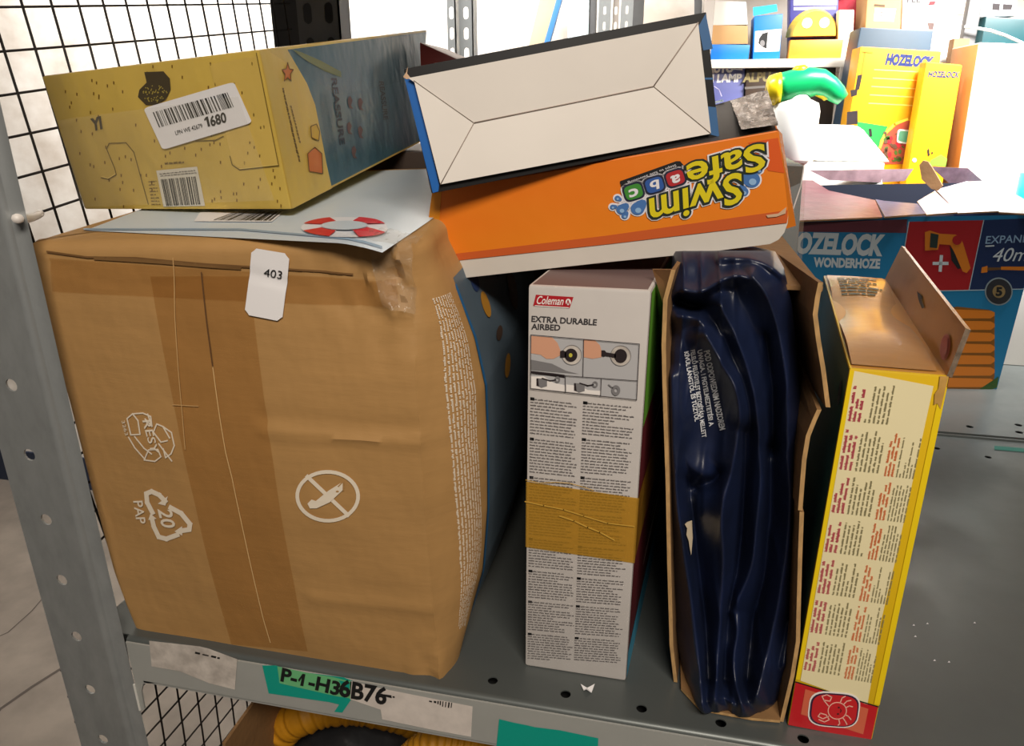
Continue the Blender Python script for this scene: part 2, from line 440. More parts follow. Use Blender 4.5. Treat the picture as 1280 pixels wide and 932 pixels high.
for nm in ('support_foot',):
    slab(nm, -.62, -.56, 2.06, 2.12, FZ, -.05, STEEL, rack2, bevel=0); slab(nm, 1.6, 1.66, 2.06, 2.12, FZ, -.05, STEEL, rack2, bevel=0)
    slab(nm, 1.44, 1.5, .56, .62, FZ, -.06, STEEL, rack, bevel=0); slab(nm, -.64, -.58, 1.3, 1.34, FZ, -.05, STEEL, rack, bevel=0)

# ---------------------------------------------------------------- big brown carton
def lerp(t, a, b): return a + (b - a) * t
def curve(pts):
    pts = sorted(pts)
    zs = [p[0] for p in pts]; xs = [p[1] for p in pts]
    return lambda z: float(np.interp(z, zs, xs))
def edgecurve(px, y):
    P = [facing(y).at(*p) for p in px]
    return curve([(p.z, p.x) for p in P])
FY = .556
XL = edgecurve([(42, 330), (47, 360), (64, 411), (89, 499), (118.5, 616), (143, 706), (158, 747), (172, 780), (200, 800)], FY + .012)
XC = edgecurve([(497, 332), (508, 380), (520, 420), (531, 556), (536, 640), (541, 704), (548, 784), (553, 842)], FY)
SY = .62
XS = edgecurve([(548, 330), (566, 363), (593, 433), (606, 490), (609, 560), (609, 640), (607, 666), (603, 715), (589, 763), (572, 800)], SY)
def top_z(x, y): return .4408 + .045 * (x + .648) + .075 * (y - .709) - .02 * max(0, (x + .26) / .1) ** 1.5 * max(0, 1 - (y - FY) / .2)
def dents(x, z):
    d = -.010 * max(0, 1 - ((x + .37) / .19) ** 2) * max(0, 1 - ((z - .2) / .21) ** 2)
    if x > -.36: d += -.0028 * math.exp(-((z - .268) / .004) ** 2) + .0015 * math.exp(-((z - .281) / .009) ** 2)
    d += -.0018 * math.exp(-((z - .09 - .02 * x) / .006) ** 2) * (1 if x > -.33 else 0)
    d += .0012 * math.exp(-((z - .405 - .01 * math.sin(x * 30)) / .003) ** 2)          # line where the lid folds over
    cr = max(0, (x + .30) / .10) * max(0, min(1, (z - .33) / .08))                        # crushed top right corner
    d += cr * (.016 * mnoise.noise(Vector((x * 45, z * 30, 3))) + .008 * mnoise.noise(Vector((x * 110, z * 110, 8))) + .006)
    cb = max(0, (x + .26) / .07) * max(0, 1 - z / .08)
    d += cb * .006 * mnoise.noise(Vector((x * 60, z * 60, 5)))
    d += .0012 * mnoise.noise(Vector((x * 14, z * 14, 1)))
    return d
def big_warp(p): return Vector((p.x, p.y + dents(p.x, p.z), p.z))
big = thing('carton', 'large bulging brown cardboard carton taped shut at the left of the shelf', 'carton', (-.37, .74, 0))
RC = .007; RT = .012
def bigprofile(z, ins=0.0):
    xl, xc, xs = XL(z) + .006, XC(z), XS(z); o = []
    o.append((xl + .02 + ins, .955 - ins, 0)); o.append((xl + .004 + ins, .78, 0)); o.append((xl + ins, FY + RC + .012, 0))
    for i in range(6):
        a = math.pi / 2 * i / 5; o.append((xl + RC - (RC - ins) * math.cos(a), FY + RC - (RC - ins) * math.sin(a), 0))
    N = 64
    for i in range(1, N + 1):
        x = lerp(i / N, xl + RC, xc - .003); o.append((x, FY + ins + dents(x, z / .42 * (top_z(x, FY) - RT)), 0))
    o.append((xc - ins * .5, FY + .003 + ins * .5 + dents(xc, z / .42 * (top_z(xc, FY) - RT)) * .6, 0))
    for i in range(1, 11):
        t = i / 10; b = .008 * math.sin(math.pi * t)
        o.append((lerp(t, xc, xs) + b - ins, lerp(t, FY + .003, SY), 0))
    for i in range(1, 11):
        t = i / 10; o.append((xs + .012 * math.sin(math.pi * t * .8) - .02 * t - ins, lerp(t, SY, .955 - ins), 1))
    return o
rows = []
NZ = 70; RT = .012
ztop = lambda x, y: top_z(x, y)
for i in range(NZ + 1):
    s = i / NZ; rows.append([(x, y, s * (ztop(x, y) - RT), c) for x, y, c in bigprofile(s * .42)])
for k in range(1, 6):
    a = math.pi / 2 * k / 5; rows.append([(x, y, ztop(x, y) - RT + RT * math.sin(a), c) for x, y, c in bigprofile(.42, RT * (1 - math.cos(a)))])
m_ = len(rows[0]); v = [(x, y, z) for r in rows for (x, y, z, c) in r]; f = []; fm = []
for i in range(len(rows) - 1):
    for j in range(m_):
        k = (j + 1) % m_
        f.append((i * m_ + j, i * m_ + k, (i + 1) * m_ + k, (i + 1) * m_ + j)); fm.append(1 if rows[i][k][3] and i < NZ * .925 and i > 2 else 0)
last = (len(rows) - 1) * m_
cx_, cy_ = -.37, .75; v.append((cx_, cy_, top_z(cx_, cy_))); ci = len(v) - 1
for j in range(m_): f.append((last + j, last + (j + 1) % m_, ci)); fm.append(0)
f.append(tuple(reversed(range(m_)))); fm.append(0)
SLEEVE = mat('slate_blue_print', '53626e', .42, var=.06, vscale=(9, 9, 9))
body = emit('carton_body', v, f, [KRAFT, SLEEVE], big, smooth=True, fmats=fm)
bm = bmesh.new(); bm.from_mesh(body.data); bmesh.ops.recalc_face_normals(bm, faces=bm.faces); bm.to_mesh(body.data); bm.free()
try: body.data.set_sharp_from_angle(angle=R(38))
except Exception: pass
BF = Plane((0, FY - .0006, 0), (0, 1, 0))
def densedecal(name, parent, pl, q, mat, nu, nv, lay, warp):
    g = quadmap(pl, q, lay, warp); cr = 0 if nu > 9 else .07
    v = [g(abs(i / nu - (cr if j in (0, nv) and i in (0, nu) else 0)), abs(j / nv - (cr * .5 if j in (0, nv) and i in (0, nu) else 0))) for j in range(nv + 1) for i in range(nu + 1)]
    f = [(j * (nu + 1) + i, j * (nu + 1) + i + 1, (j + 1) * (nu + 1) + i + 1, (j + 1) * (nu + 1) + i) for j in range(nv) for i in range(nu)]
    return emit(name, v, f, mat, parent, smooth=True)
t = densedecal('packing_tape', big, BF, [(188, 345), (312, 345), (386, 812), (290, 804)], TAPE, 14, 60, 1, big_warp); t['label'] = 'clear packing tape down the middle seam'
t = densedecal('packing_tape', big, BF, [(62, 322), (490, 352), (498, 384), (66, 364)], TAPE, 50, 6, 2, big_warp); t['label'] = 'clear packing tape along the top fold'
SEAM = mat('seam_light', 'd9b27a', .6); SEAMD = mat('seam_dark', '5e3f20', .8)
for pts, m, w_ in (([(252, 340), (262, 400), (272, 455)], SEAMD, 1.6), ([(272, 455), (283, 520), (290, 560), (298, 592), (309, 648), (322, 715), (332, 765), (340, 800)], SEAM, 1.2),
                   ([(217, 322), (222, 395), (230, 470), (239, 556)], mat('tape_edge', 'cba26c', .4), 1.1), ([(222, 502), (255, 503)], MATS['tape_edge'], 1.1),
                   ([(60, 314), (110, 321), (170, 322), (260, 330), (330, 334), (400, 339), (440, 343)], mat('seam_soft', '74522b', .8), 2.4), ([(120, 322), (200, 327), (250, 331), (300, 335)], mat('seam_mid', '7c5a30', .8), 4.5)):
    dense = []
    for a, b in zip(pts, pts[1:]):
        dense += [(lerp(i / 6, a[0], b[0]), lerp(i / 6, a[1], b[1])) for i in range(6)]
    decals('seam_line' if m is not MATS['tape_edge'] else 'tape_edge', big, BF, strokes([dense + [pts[-1]]], w_), m, 3, big_warp, kind='stuff')
# printed marks, white ink
def wmark(name, polys, lay=2): return decals(name, big, BF, polys, WINK, lay, big_warp)
ns = decal('no_knife_sign', big, BF, circ(415, 614, 39, 32, 40, .12), WINK, 2, [circ(415, 614, 34.5, 27.5, 40, .12)], big_warp)
decals('no_knife_bar', ns, BF, strokes([[(390, 589), (440, 638)]], 4.6), WINK, 2, big_warp)
decal('no_knife_blade', ns, BF, [(391, 622), (396, 617), (401, 619), (416, 607), (434, 596), (433, 607), (418, 621), (402, 628), (394, 628)], WINK, 3, [], big_warp)
decals('no_knife_blade_tip', ns, BF, strokes([[(428, 602), (434, 596), (434, 607)]], 1.4) + [circ(427, 608, 2, 1.2, 8)], KRAFT, 4, big_warp)
rs = decals('recycling_mark', big, BF, strokes([
    [(164, 520), (171, 514), (184, 513), (194, 517), (196, 529)], [(164, 520), (169, 540), (181, 539), (178, 522), (171, 514)], [(190, 514), (196, 529), (187, 520)],
    [(166, 543), (174, 556), (188, 571), (200, 572), (208, 566), (204, 557)], [(174, 542), (186, 556), (196, 563)], [(186, 571), (192, 558), (204, 557)],
    [(202, 526), (210, 529), (221, 536), (225, 552), (221, 562), (214, 567), (211, 556)], [(202, 526), (198, 536), (208, 548), (216, 546)], [(205, 550), (222, 571)], [(210, 529), (219, 543)]], 1.7), WINK, 2, big_warp)
text('recycling_lettering', rs, 'RESY', BF, (184, 522), (196, 562), (194, 521), WINK, 3, bold=.01, warp=big_warp)
text('recycling_lettering', rs, '3263', BF, (157, 523), (162, 541), (161, 522), WINK, 3, warp=big_warp)
tri = wmark('paper_recycling_triangle', strokes([[(196, 637), (189, 624), (188, 613), (195, 610), (205, 614), (213, 622)]], 6) +
            [[(216, 615), (213, 627), (203, 625)]] + strokes([[(219, 629), (233, 636), (244, 649), (243, 656), (232, 658)]], 6) + [[(234, 652), (234, 664), (224, 659)]] +
            strokes([[(228, 663), (213, 669), (203, 667), (197, 654), (195, 645)]], 6) + [[(190, 646), (201, 644), (193, 638)]])
text('recycling_lettering', tri, '20', BF, (203, 632), (208, 654), (221, 632), WINK, 3, bold=.02, shear=.0, warp=big_warp)
text('recycling_lettering', tri, 'PAP', BF, (171, 623), (175, 651), (183, 622), WINK, 3, bold=.012, warp=big_warp)
st = densedecal('inventory_sticker', big, BF, [(316, 309), (363, 317), (356, 400), (309, 391)], PAPER, 8, 14, 5, big_warp); st['label'] = 'white inventory sticker with the number 403'
text('sticker_number', st, '403', BF, (331, 344.5), (353.5, 348), (332.5, 334.5), BLACK, 8, bold=.0, warp=big_warp)
# fine print down the turned-in edge
def strip_map(z0, z1, t0, t1, off=.0008):
    def g(u, v):
        z = lerp(v, z0, z1); t = lerp(u, t0(z), t1(z)); b = .008 * math.sin(math.pi * t)
        s = z / .42
        return Vector((lerp(t, XC(z), XS(z)) + b + off * .8, lerp(t, FY + .003, SY) - off * .6, z * (top_z(-.18, .6) - RT) / .42))
    return g
ta = curve([(.0, .3), (.1, .34), (.15, .32), (.3, .24), (.35, .28), (.4, .3)]); tb = curve([(.05, .55), (.12, .85), (.25, .72), (.35, .78), (.4, .7)])
g = strip_map(.385, .045, ta, tb)
r_ = random.Random(3); bx = []
for i in range(9):                                              # lines run down the edge, in words
    y = .0
    while y < .99:
        w_ = r_.randrange(2, 9); c_ = i / 9 + .016
        for _ in range(w_):
            l = .0028 + r_.random() * .0016; t_ = r_.random(); bx.append((c_ + (0 if t_ < .3 else .02), y, c_ + (.066 if t_ > .12 else .055), min(1, y + l))); y += l + .0009
        y += .004
bars('small_print', big, g, bx, WINK, kind='stuff')
v = [];
for k in range(41):
    z = lerp(k / 40, .01, .388); sc = (top_z(-.16, SY) - RT) / .42
    v += [Vector((XS(z) + .0012, SY - .002, z * sc)), Vector((XS(z) + .0016, SY + .003, z * sc))]
emit('blue_border', v, [(2 * k, 2 * k + 1, 2 * k + 3, 2 * k + 2) for k in range(40)], mat('blue_border', '2a6596', .45), big)
# small printed pictures on the blue side
def side_map(y, z, s=1):
    t = (y - SY) / (.955 - SY); zz = z
    return Vector((XS(zz) + .012 * math.sin(math.pi * t * .8) - .02 * t + .0012, y, zz * (top_z(-.16, y) - RT) / .42))
def side_blob(name, y, z, ry, rz, m, n=14):
    pts = [side_map(y + ry * math.cos(a), z + rz * math.sin(a)) for a in (2 * math.pi * k / n for k in range(n))]
    return emit(name, pts, [tuple(range(n))], m, big)
NAVY = mat('navy_print', '24365e', .5); OCH = mat('ochre_print', 'b07c2c', .5); REDP = mat('red_print', 'c0282c', .45)
side_blob('printed_picture', .665, .375, .010, .010, NAVY); side_blob('printed_picture', .672, .350, .010, .012, OCH); side_blob('printed_picture', .735, .375, .018, .020, NAVY)
side_blob('printed_picture', .70, .405, .009, .008, OCH); side_blob('printed_picture', .69, .315, .012, .006, mat('dull_brown_print', '4b3a30', .5)); side_blob('printed_picture', .705, .275, .013, .012, OCH)
side_blob('printed_picture', .77, .33, .02, .02, MATS['dull_brown_print']); side_blob('printed_picture', .80, .38, .03, .02, MATS['dull_brown_print'])
# printed sheet on the top
def tw(p): return Vector((p.x, p.y, top_z(p.x, p.y) + .0012))
def topat(x, y):
    z = .44
    for _ in range(5):
        p = level(z).at(x, y); z = top_z(p.x, p.y)
    return p
TB = plane3(topat(110, 285), topat(470, 312), topat(300, 275))
def toppoly(name, pts, m, lift, parent=big, kind=None):
    def g(x, y): p = TB.at(x, y); return Vector((p.x, p.y, top_z(p.x, p.y) + lift))
    dn = []
    for a, b in zip(pts, pts[1:] + pts[:1]): dn += [(lerp(i / 8, a[0], b[0]), lerp(i / 8, a[1], b[1])) for i in range(8)]
    v = [g(*p) for p in dn]
    return emit(name, v, tess([[(p[0], p[1]) for p in dn]]), m, parent, kind=kind)
# the sheet: a grid that follows the bulging top
sheet_v = []; NU, NV = 40, 16
c0, c1 = topat(107, 289), topat(478, 318); b0, b1 = Vector((-.60, .93, 0)), Vector((-.20, .93, 0)); c1.x = min(c1.x, -.215)
for j in range(NV + 1):
    for i in range(NU + 1):
        q0 = c0.lerp(c1, i / NU); q1 = b0.lerp(b1, i / NU); p = q0.lerp(q1, j / NV); sheet_v.append((p.x, p.y, top_z(p.x, p.y) + .0009))
SHEET = mat('pale_blue_sheet', 'd2dde6', .35, var=.05, vscale=(7, 7, 7))
emit('printed_sheet', sheet_v, [(j * (NU + 1) + i, j * (NU + 1) + i + 1, (j + 1) * (NU + 1) + i + 1, (j + 1) * (NU + 1) + i) for j in range(NV) for i in range(NU)], SHEET, big, smooth=True)
toppoly('blue_border', [(105, 287.5), (300, 290), (478, 311), (478, 314), (300, 293), (105, 290)], mat('slate_blue_line', '8fa6bb', .4), .0016)
q = [(293, 266), (353, 266), (339, 280), (267, 278)]
rr = random.Random(5); x = 0; polys = []
ws = [rr.choice((1, 1, 2, 3)) for _ in range(64)]; tot = sum(ws); v = []; fc = []
for i, w_ in enumerate(ws):
    if i % 2 == 0:
        u0, u1 = x / tot, (x + w_) / tot; s = len(v)
        for (u, t_) in ((u0, 0), (u1, 0), (u1, 1), (u0, 1)):
            px = lerp(t_, lerp(u, q[0][0], q[1][0]), lerp(u, q[3][0], q[2][0])); py = lerp(t_, lerp(u, q[0][1], q[1][1]), lerp(u, q[3][1], q[2][1]))
            p = TB.at(px, py); v.append(Vector((p.x, p.y, top_z(p.x, p.y) + .0024)))
        fc.append((s, s + 1, s + 2, s + 3))
    x += w_
toppoly('barcode_panel', [(250, 265), (356, 265), (340, 281), (243, 279)], PAPER, .0018)
emit('barcode', v, fc, BLACK, big)
lr = toppoly('life_ring', circ(431, 291, 54, 15.5, 36), mat('white_print', 'e6e6ea', .4), .0022); lr['label'] = 'printed red and white life ring'
for a0 in (20, 110, 200, 290):
    seg = [(431 + 54 * math.cos(R(a0 + k * 5)), 291 + 15.5 * math.sin(R(a0 + k * 5))) for k in range(11)] + [(431 + 30 * math.cos(R(a0 + k * 5)), 289.5 + 7.5 * math.sin(R(a0 + k * 5))) for k in range(10, -1, -1)]
    toppoly('life_ring_band', seg, mat('red_ring', 'd21f2b', .4), .0028, lr)
toppoly('life_ring_middle', circ(431, 289.5, 29, 7, 28), SHEET, .0030, lr)
# shiny tape crumpled over the top right corner
def topfront(u, v):                                              # wraps from the top over the front edge
    x = lerp(u, -.25 + .02 * v, -.203)
    y0 = FY + .03; L = v * .085
    if L < .03: y = y0 - L; z = top_z(x, y) + .0015
    else: y = FY - .0015; z = top_z(x, FY) - (L - .03); y += dents(x, z) - .001
    nn = mnoise.noise(Vector((x * 90, v * 11, 2))) * .006 + mnoise.noise(Vector((x * 200, v * 24, 6))) * .002
    return Vector((x, y - abs(nn), z + abs(nn)))
v = [topfront(i / 24, j / 24) for j in range(25) for i in range(25)]
ct = emit('packing_tape', v, [(j * 25 + i, j * 25 + i + 1, (j + 1) * 25 + i + 1, (j + 1) * 25 + i) for j in range(24) for i in range(24)], TAPEB, big, smooth=True); ct['label'] = 'shiny crumpled tape over the crushed corner'
# ---------------------------------------------------------------- airbed carton (white, amber tape round it)
AY = .591
def pts(pl, q, off=0): return [pl.at(x, y, off) for x, y in q]
APL = facing(AY)
af = pts(APL, [(660, 356), (814, 363), (782, 852), (656, 832)])
af[2].z = af[3].z = 0.0005
ab = [p + Vector((.030, .33, 0)) for p in af]
CARD = mat('airbed_card', 'cdc7c3', .42, var=.05, vscale=(6, 6, 12), bump=.06, bscale=(20, 20, 30), broad=.12)
MAROON = mat('maroon_print', '64262d', .35, bump=.05, broad=.15)
airbed = thing('carton', 'tall white airbed carton with a band of amber tape and dense fine print', 'carton', (.0 - .06, .77, 0))
hexa('carton_body', af, ab, {'front': CARD, 'right': MAROON, 'top': mat('shaded_pink_card', '6e5a58', .5)}, airbed, bevel=.003)  # top's pink is darkened to carry the shadow lying on it
AR = plane3(af[1], af[2], ab[1])
rq = lambda t, d: af[1].lerp(af[2], t) + Vector((.030 * d / .33, d, 0))
def onright(name, poly, m, lay=1):
    return emit(name, [rq(t, d) + AR.n * LAY * lay for t, d in poly], [tuple(range(len(poly)))], m, airbed)
onright('green_panel', [(.006, .004), (.006, .325), (.30, .325), (.283, .15), (.308, .004)], mat('green_print', '74ba40', .4))
onright('blue_panel', [(.915, .003), (.895, .12), (.88, .325), (.997, .325), (.997, .003)], mat('sky_print', '3f9cc0', .4))
rql = lambda t, d: rq(t, d) + AR.n * .0009
text('printed_number', airbed, '4', rql, (.435, .10), (.425, .30), (.36, .12), WHITE, 2, bold=.02, shear=.2)
text('printed_number', airbed, '2', rql, (.80, .09), (.785, .28), (.73, .11), WHITE, 2, bold=.01, shear=.2)
text('printed_number', airbed, ')', rql, (.635, .16), (.63, .28), (.585, .18), WHITE, 2, bold=.01)
RED = mat('logo_red', 'b3202a', .4); WP = mat('print_white', 'f2ece8', .4)
lg = decal('logo', airbed, APL, [(670, 368), (717, 371), (712, 385), (666.5, 382)], RED, 1)
text('logo_lettering', lg, 'Coleman', APL, (671, 379.5), (704, 381), (672, 369.5), WP, 2, bold=.012, shear=.25)
decals('logo_rule', lg, APL, strokes([[(669, 381.6), (711, 384.2)]], 1), WP, 2)
decal('logo_lantern', lg, APL, circ(710.5, 377, 3.4, 4), WP, 2); decals('logo_lantern_mark', lg, APL, strokes([[(709, 379.5), (710.2, 374.8), (712, 379.8)]], 1.1), RED, 3)
text('title_lettering', airbed, 'EXTRA DURABLE', APL, (664.5, 401.8), (745.5, 406.3), (665, 394.6), INK, 1, bold=.03)
text('title_lettering', airbed, 'AIRBED', APL, (664.5, 411.2), (700, 412.8), (664.8, 404.3), INK, 1, bold=.03)
PG = mat('picture_grey', 'b9b8ba', .45); PEACH = mat('picture_peach', 'd9a183', .45); DG = mat('picture_dark', '2e2629', .4); MG = mat('picture_mid_grey', '7f7d7f', .45)
pic = decal('instruction_picture', airbed, APL, [(664, 417.5), (799.5, 429), (796, 499), (663.5, 485)], PG, 1)
decal('picture_hand', pic, APL, [(664.5, 419), (690, 421), (697, 428), (700.5, 437), (700, 444), (692, 448), (683, 448), (676, 443), (664, 441)], PEACH, 2)
decal('picture_hand', pic, APL, [(730, 424), (744, 425), (750, 431), (752, 438), (752, 446), (741, 448), (730, 446)], PEACH, 2)
decal('picture_mattress', pic, APL, [(664, 449), (690, 454), (708, 463), (724, 467), (664, 462)], MG, 2)
decal('picture_ground', pic, APL, [(664, 463), (692, 466), (706, 468), (706, 472), (664, 466)], DG, 2)
decal('picture_ground', pic, APL, [(664, 470), (680, 470), (692, 478), (707, 481), (707, 489), (664, 484.5)], WP, 2); decal('picture_ground', pic, APL, [(708, 480), (725, 482), (735, 487), (751, 488), (751, 493.5), (708, 489)], WP, 2)
for cx_, cy_, r1 in ((715, 443, 12.6), (776, 444, 13)):
    decal('picture_valve_ring', pic, APL, circ(cx_, cy_, r1, r1), MATS['worn_paper'], 2)
    decal('picture_valve_line', pic, APL, circ(cx_, cy_, r1, r1, 28), MG, 3, [circ(cx_, cy_, r1 - .7, r1 - .7, 28)])
decal('picture_valve', pic, APL, circ(714, 443, 8, 8.2), DG, 4); decal('picture_valve', pic, APL, [(700.5, 438), (704, 437), (708, 439), (708, 446), (704, 446), (700.5, 446)], DG, 4); decal('picture_valve_centre', pic, APL, circ(713.6, 443, 2.3, 2.6, 12), mat('picture_yellow', 'c9c04a', .4), 5)
decal('picture_valve', pic, APL, circ(776, 444, 8, 8.6), DG, 4); decal('picture_valve', pic, APL, [(752, 437), (756, 437), (758, 439.5), (770, 441.5), (770, 446.5), (757, 444), (755, 445), (752, 444)], DG, 4)
decals('picture_frame_line', pic, APL, strokes([[(664, 417.5), (799.5, 429), (796, 499), (663.5, 485), (664, 417.5)], [(664, 465.5), (797, 475)], [(730, 423), (729, 469.5)], [(707, 468.5), (707, 489.5)], [(752, 472), (751, 494)]], .8), DG, 5)
for (x, y) in ((676, 476), (723, 482)):
    decal('picture_pump', pic, APL, [(x - 5, y - 4), (x + 8, y - 3), (x + 8, y + 6), (x + 1, y + 8), (x - 5, y + 5)], MG, 3); decal('picture_pump', pic, APL, [(x - 5, y - 4), (x - 3, y - 4), (x - 2, y + 6), (x - 5, y + 5)], DG, 4)
    decals('picture_pump_hose', pic, APL, strokes([[(x + 2, y - 4), (x + 12, y - 1), (x + 19, y - 2)]], 1.5), DG, 4)
    decal('picture_valve', pic, APL, circ(x + 21, y - 2.5, 3.6, 4), MG, 4, [circ(x + 21, y - 2.5, 1.6, 2)])
decal('picture_valve', pic, APL, circ(770, 487, 5.5, 6.5), MG, 4, [circ(770, 487, 2, 2.4)]); decals('picture_pump_hose', pic, APL, strokes([[(761, 480), (766, 484)]], 1.5), MG, 4)
# fine print in two columns
hole = lambda k, n: [i for i in range(n) if (i * 7 + k) % 11 == 0]
colL = [(663, 496), (723.5, 503), (717, 828), (659.5, 823)]; colR = [(729, 501), (794, 507.5), (776, 829), (717.5, 825)]
for q, sd, bl in ((colL, 2, (12, 25, 47, 59, 71, 84)), (colR, 9, (11, 24, 37, 49, 61, 72, 85))):
    fq = quadmap(APL, q, 1)
    bars('small_print', airbed, fq, lines_of_print(96, (.05, .13), sd, .5, .5, True, blocks=bl), mat('fine_print_ink', '575254', .5), kind='stuff')
    bars('language_marks', airbed, fq, [(0.0, (b + 1) / 96, .085, (b + 1.95) / 96) for b in bl] + [(0, 0, .085, .95 / 96)], BLACK)
# tape right round
def ring(name, t0, t1, m, parent, off):
    v = []; 
    for j in range(7):
        for i in range(13):
            u = i / 12
            p = af[0].lerp(af[3], lerp(j / 6, t0[0], t1[0])).lerp(af[1].lerp(af[2], lerp(j / 6, t0[1], t1[1])), u)
            v.append(p + Vector((0, -off - .0005 * abs(mnoise.noise(Vector((u * 6, j * 1.7, 4)))), 0)))
        v[-1] = v[-1] + Vector((off, 0, 0))
    for j in range(7):
        v.append(rq(lerp(j / 6, t0[1], t1[1]), .0) + Vector((off, .004, 0)) ); v.append(rq(lerp(j / 6, t0[1] - .006, t1[1] - .02), .05) + Vector((off, 0, 0))); v.append(rq(lerp(j / 6, t0[1] - .02, t1[1] - .05), .34) + Vector((off, 0, 0)))
    f = [(j * 13 + i, j * 13 + i + 1, (j + 1) * 13 + i + 1, (j + 1) * 13 + i) for j in range(6) for i in range(12)]
    b = 91
    for j in range(6):
        f += [(j * 13 + 12, b + j * 3, b + (j + 1) * 3, (j + 1) * 13 + 12)] + [(b + j * 3 + k, b + j * 3 + k + 1, b + (j + 1) * 3 + k + 1, b + (j + 1) * 3 + k) for k in range(2)]
    return emit(name, v, f, m, parent, smooth=True)
tpA = ring('packing_tape', (.463, .476), (.640, .648), TAPEY, airbed, .0012); tpA['label'] = 'amber packing tape band'
CREASE = mat('tape_crease', 'd0a446', .22)
decals('tape_crease', airbed, APL, strokes([[(658, 598), (675, 602), (695, 601), (712, 602), (730, 607), (742, 611)]], .9) + strokes([[(657, 625), (680, 630), (705, 635), (730, 643), (760, 652), (793, 656)]], 1.4) + strokes([[(700, 643), (718, 649), (735, 657), (750, 663), (768, 673)]], 1.7), CREASE, 7, kind='stuff')

# ---------------------------------------------------------------- open carton with the folded navy vinyl airbed
NY = .57; NP = facing(NY)
open_c = thing('open_carton', 'open brown corrugated carton packed with a crumpled navy vinyl airbed', 'carton', (.09, .75, 0))
lw = pts(facing(.60), [(839, 337), (829, 374), (827, 430), (828, 480), (832, 600), (834, 703), (837, 806), (841, 864)])
def sheet(name, line, back, th, m, parent, edge=None):
    """board: a front edge line swept to the back line, with its own thickness"""
    n = len(line); th = Vector(th)
    v = list(line) + list(back) + [p + th for p in line] + [p + th for p in back]
    f = []; fi = []
    for i in range(n - 1):
        f += [(i, i + 1, n + i + 1, n + i), (2 * n + i + 1, 2 * n + i, 3 * n + i, 3 * n + i + 1), (i + 1, i, 2 * n + i, 2 * n + i + 1), (n + i, n + i + 1, 3 * n + i + 1, 3 * n + i)]; fi += [0, 0, 1, 0]
    f += [(0, n, 3 * n, 2 * n), (n - 1, 3 * n - 1, 4 * n - 1, 2 * n - 1)]; fi += [0, 0]
    return emit(name, v, f, [m, edge or m], parent, fmats=fi)
for p in lw: p.z = max(p.z, .001)
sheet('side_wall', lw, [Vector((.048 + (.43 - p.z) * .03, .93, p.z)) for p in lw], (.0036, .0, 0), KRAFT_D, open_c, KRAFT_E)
fl = pts(facing(.60), [(814, 346), (840, 337), (838, 360), (829, 380)])
fl = [fl[0] + Vector((.0, .03, 0)), fl[1], fl[2], fl[3]]
emit('torn_flap', fl + [p + Vector((0, .003, 0)) for p in fl], [(0, 1, 2, 3), (7, 6, 5, 4), (0, 4, 5, 1), (1, 5, 6, 2), (2, 6, 7, 3), (3, 7, 4, 0)], KRAFT_D, open_c)
rw = pts(NP, [(1029, 353), (1025, 372), (1022, 393), (1026, 425), (1032, 461), (1038, 509)])
rw2 = pts(NP, [(1027, 512), (1021, 525), (1013, 545), (1008, 575), (1006, 600), (1003, 638)])
rw3 = pts(NP, [(1005, 640), (1003, 690), (1001, 760), (1000, 802), (993, 845), (979, 904)])
tb_ = lambda p, s=.0: Vector((min(p.x, .142) - .004 - s, .93, max(p.z - .03, .0)))
for k, l in enumerate((rw, rw2, rw3)):
    bk = [tb_(p) for p in l]
    if k: bk[0].z += .06
    for p in l: p.z = max(p.z, .001); p.x = min(p.x, .1445)
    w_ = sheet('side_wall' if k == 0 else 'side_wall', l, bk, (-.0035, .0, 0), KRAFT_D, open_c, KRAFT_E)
    if k == 0:
        v = [l[0].lerp(bk[0], .09), l[-1].lerp(bk[-1], .09)]
sheet('bottom_flap', pts(level(.002), [(851, 862), (875, 888), (940, 900), (975, 903)]), [Vector((.04, .93, .002)), Vector((.07, .93, .002)), Vector((.11, .93, .002)), Vector((.138, .93, .002))], (0, 0, .003), KRAFT_D, open_c, KRAFT_E)  # darker kraft puts the flap's shade into its colour
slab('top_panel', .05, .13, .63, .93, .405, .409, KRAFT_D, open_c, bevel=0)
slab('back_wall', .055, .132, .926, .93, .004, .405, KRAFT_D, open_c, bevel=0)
tw_ = pts(NP, [(861, 652), (858, 655), (857, 660), (860, 668), (859, 676), (863, 688), (865, 694), (866, 672), (865, 650)]);

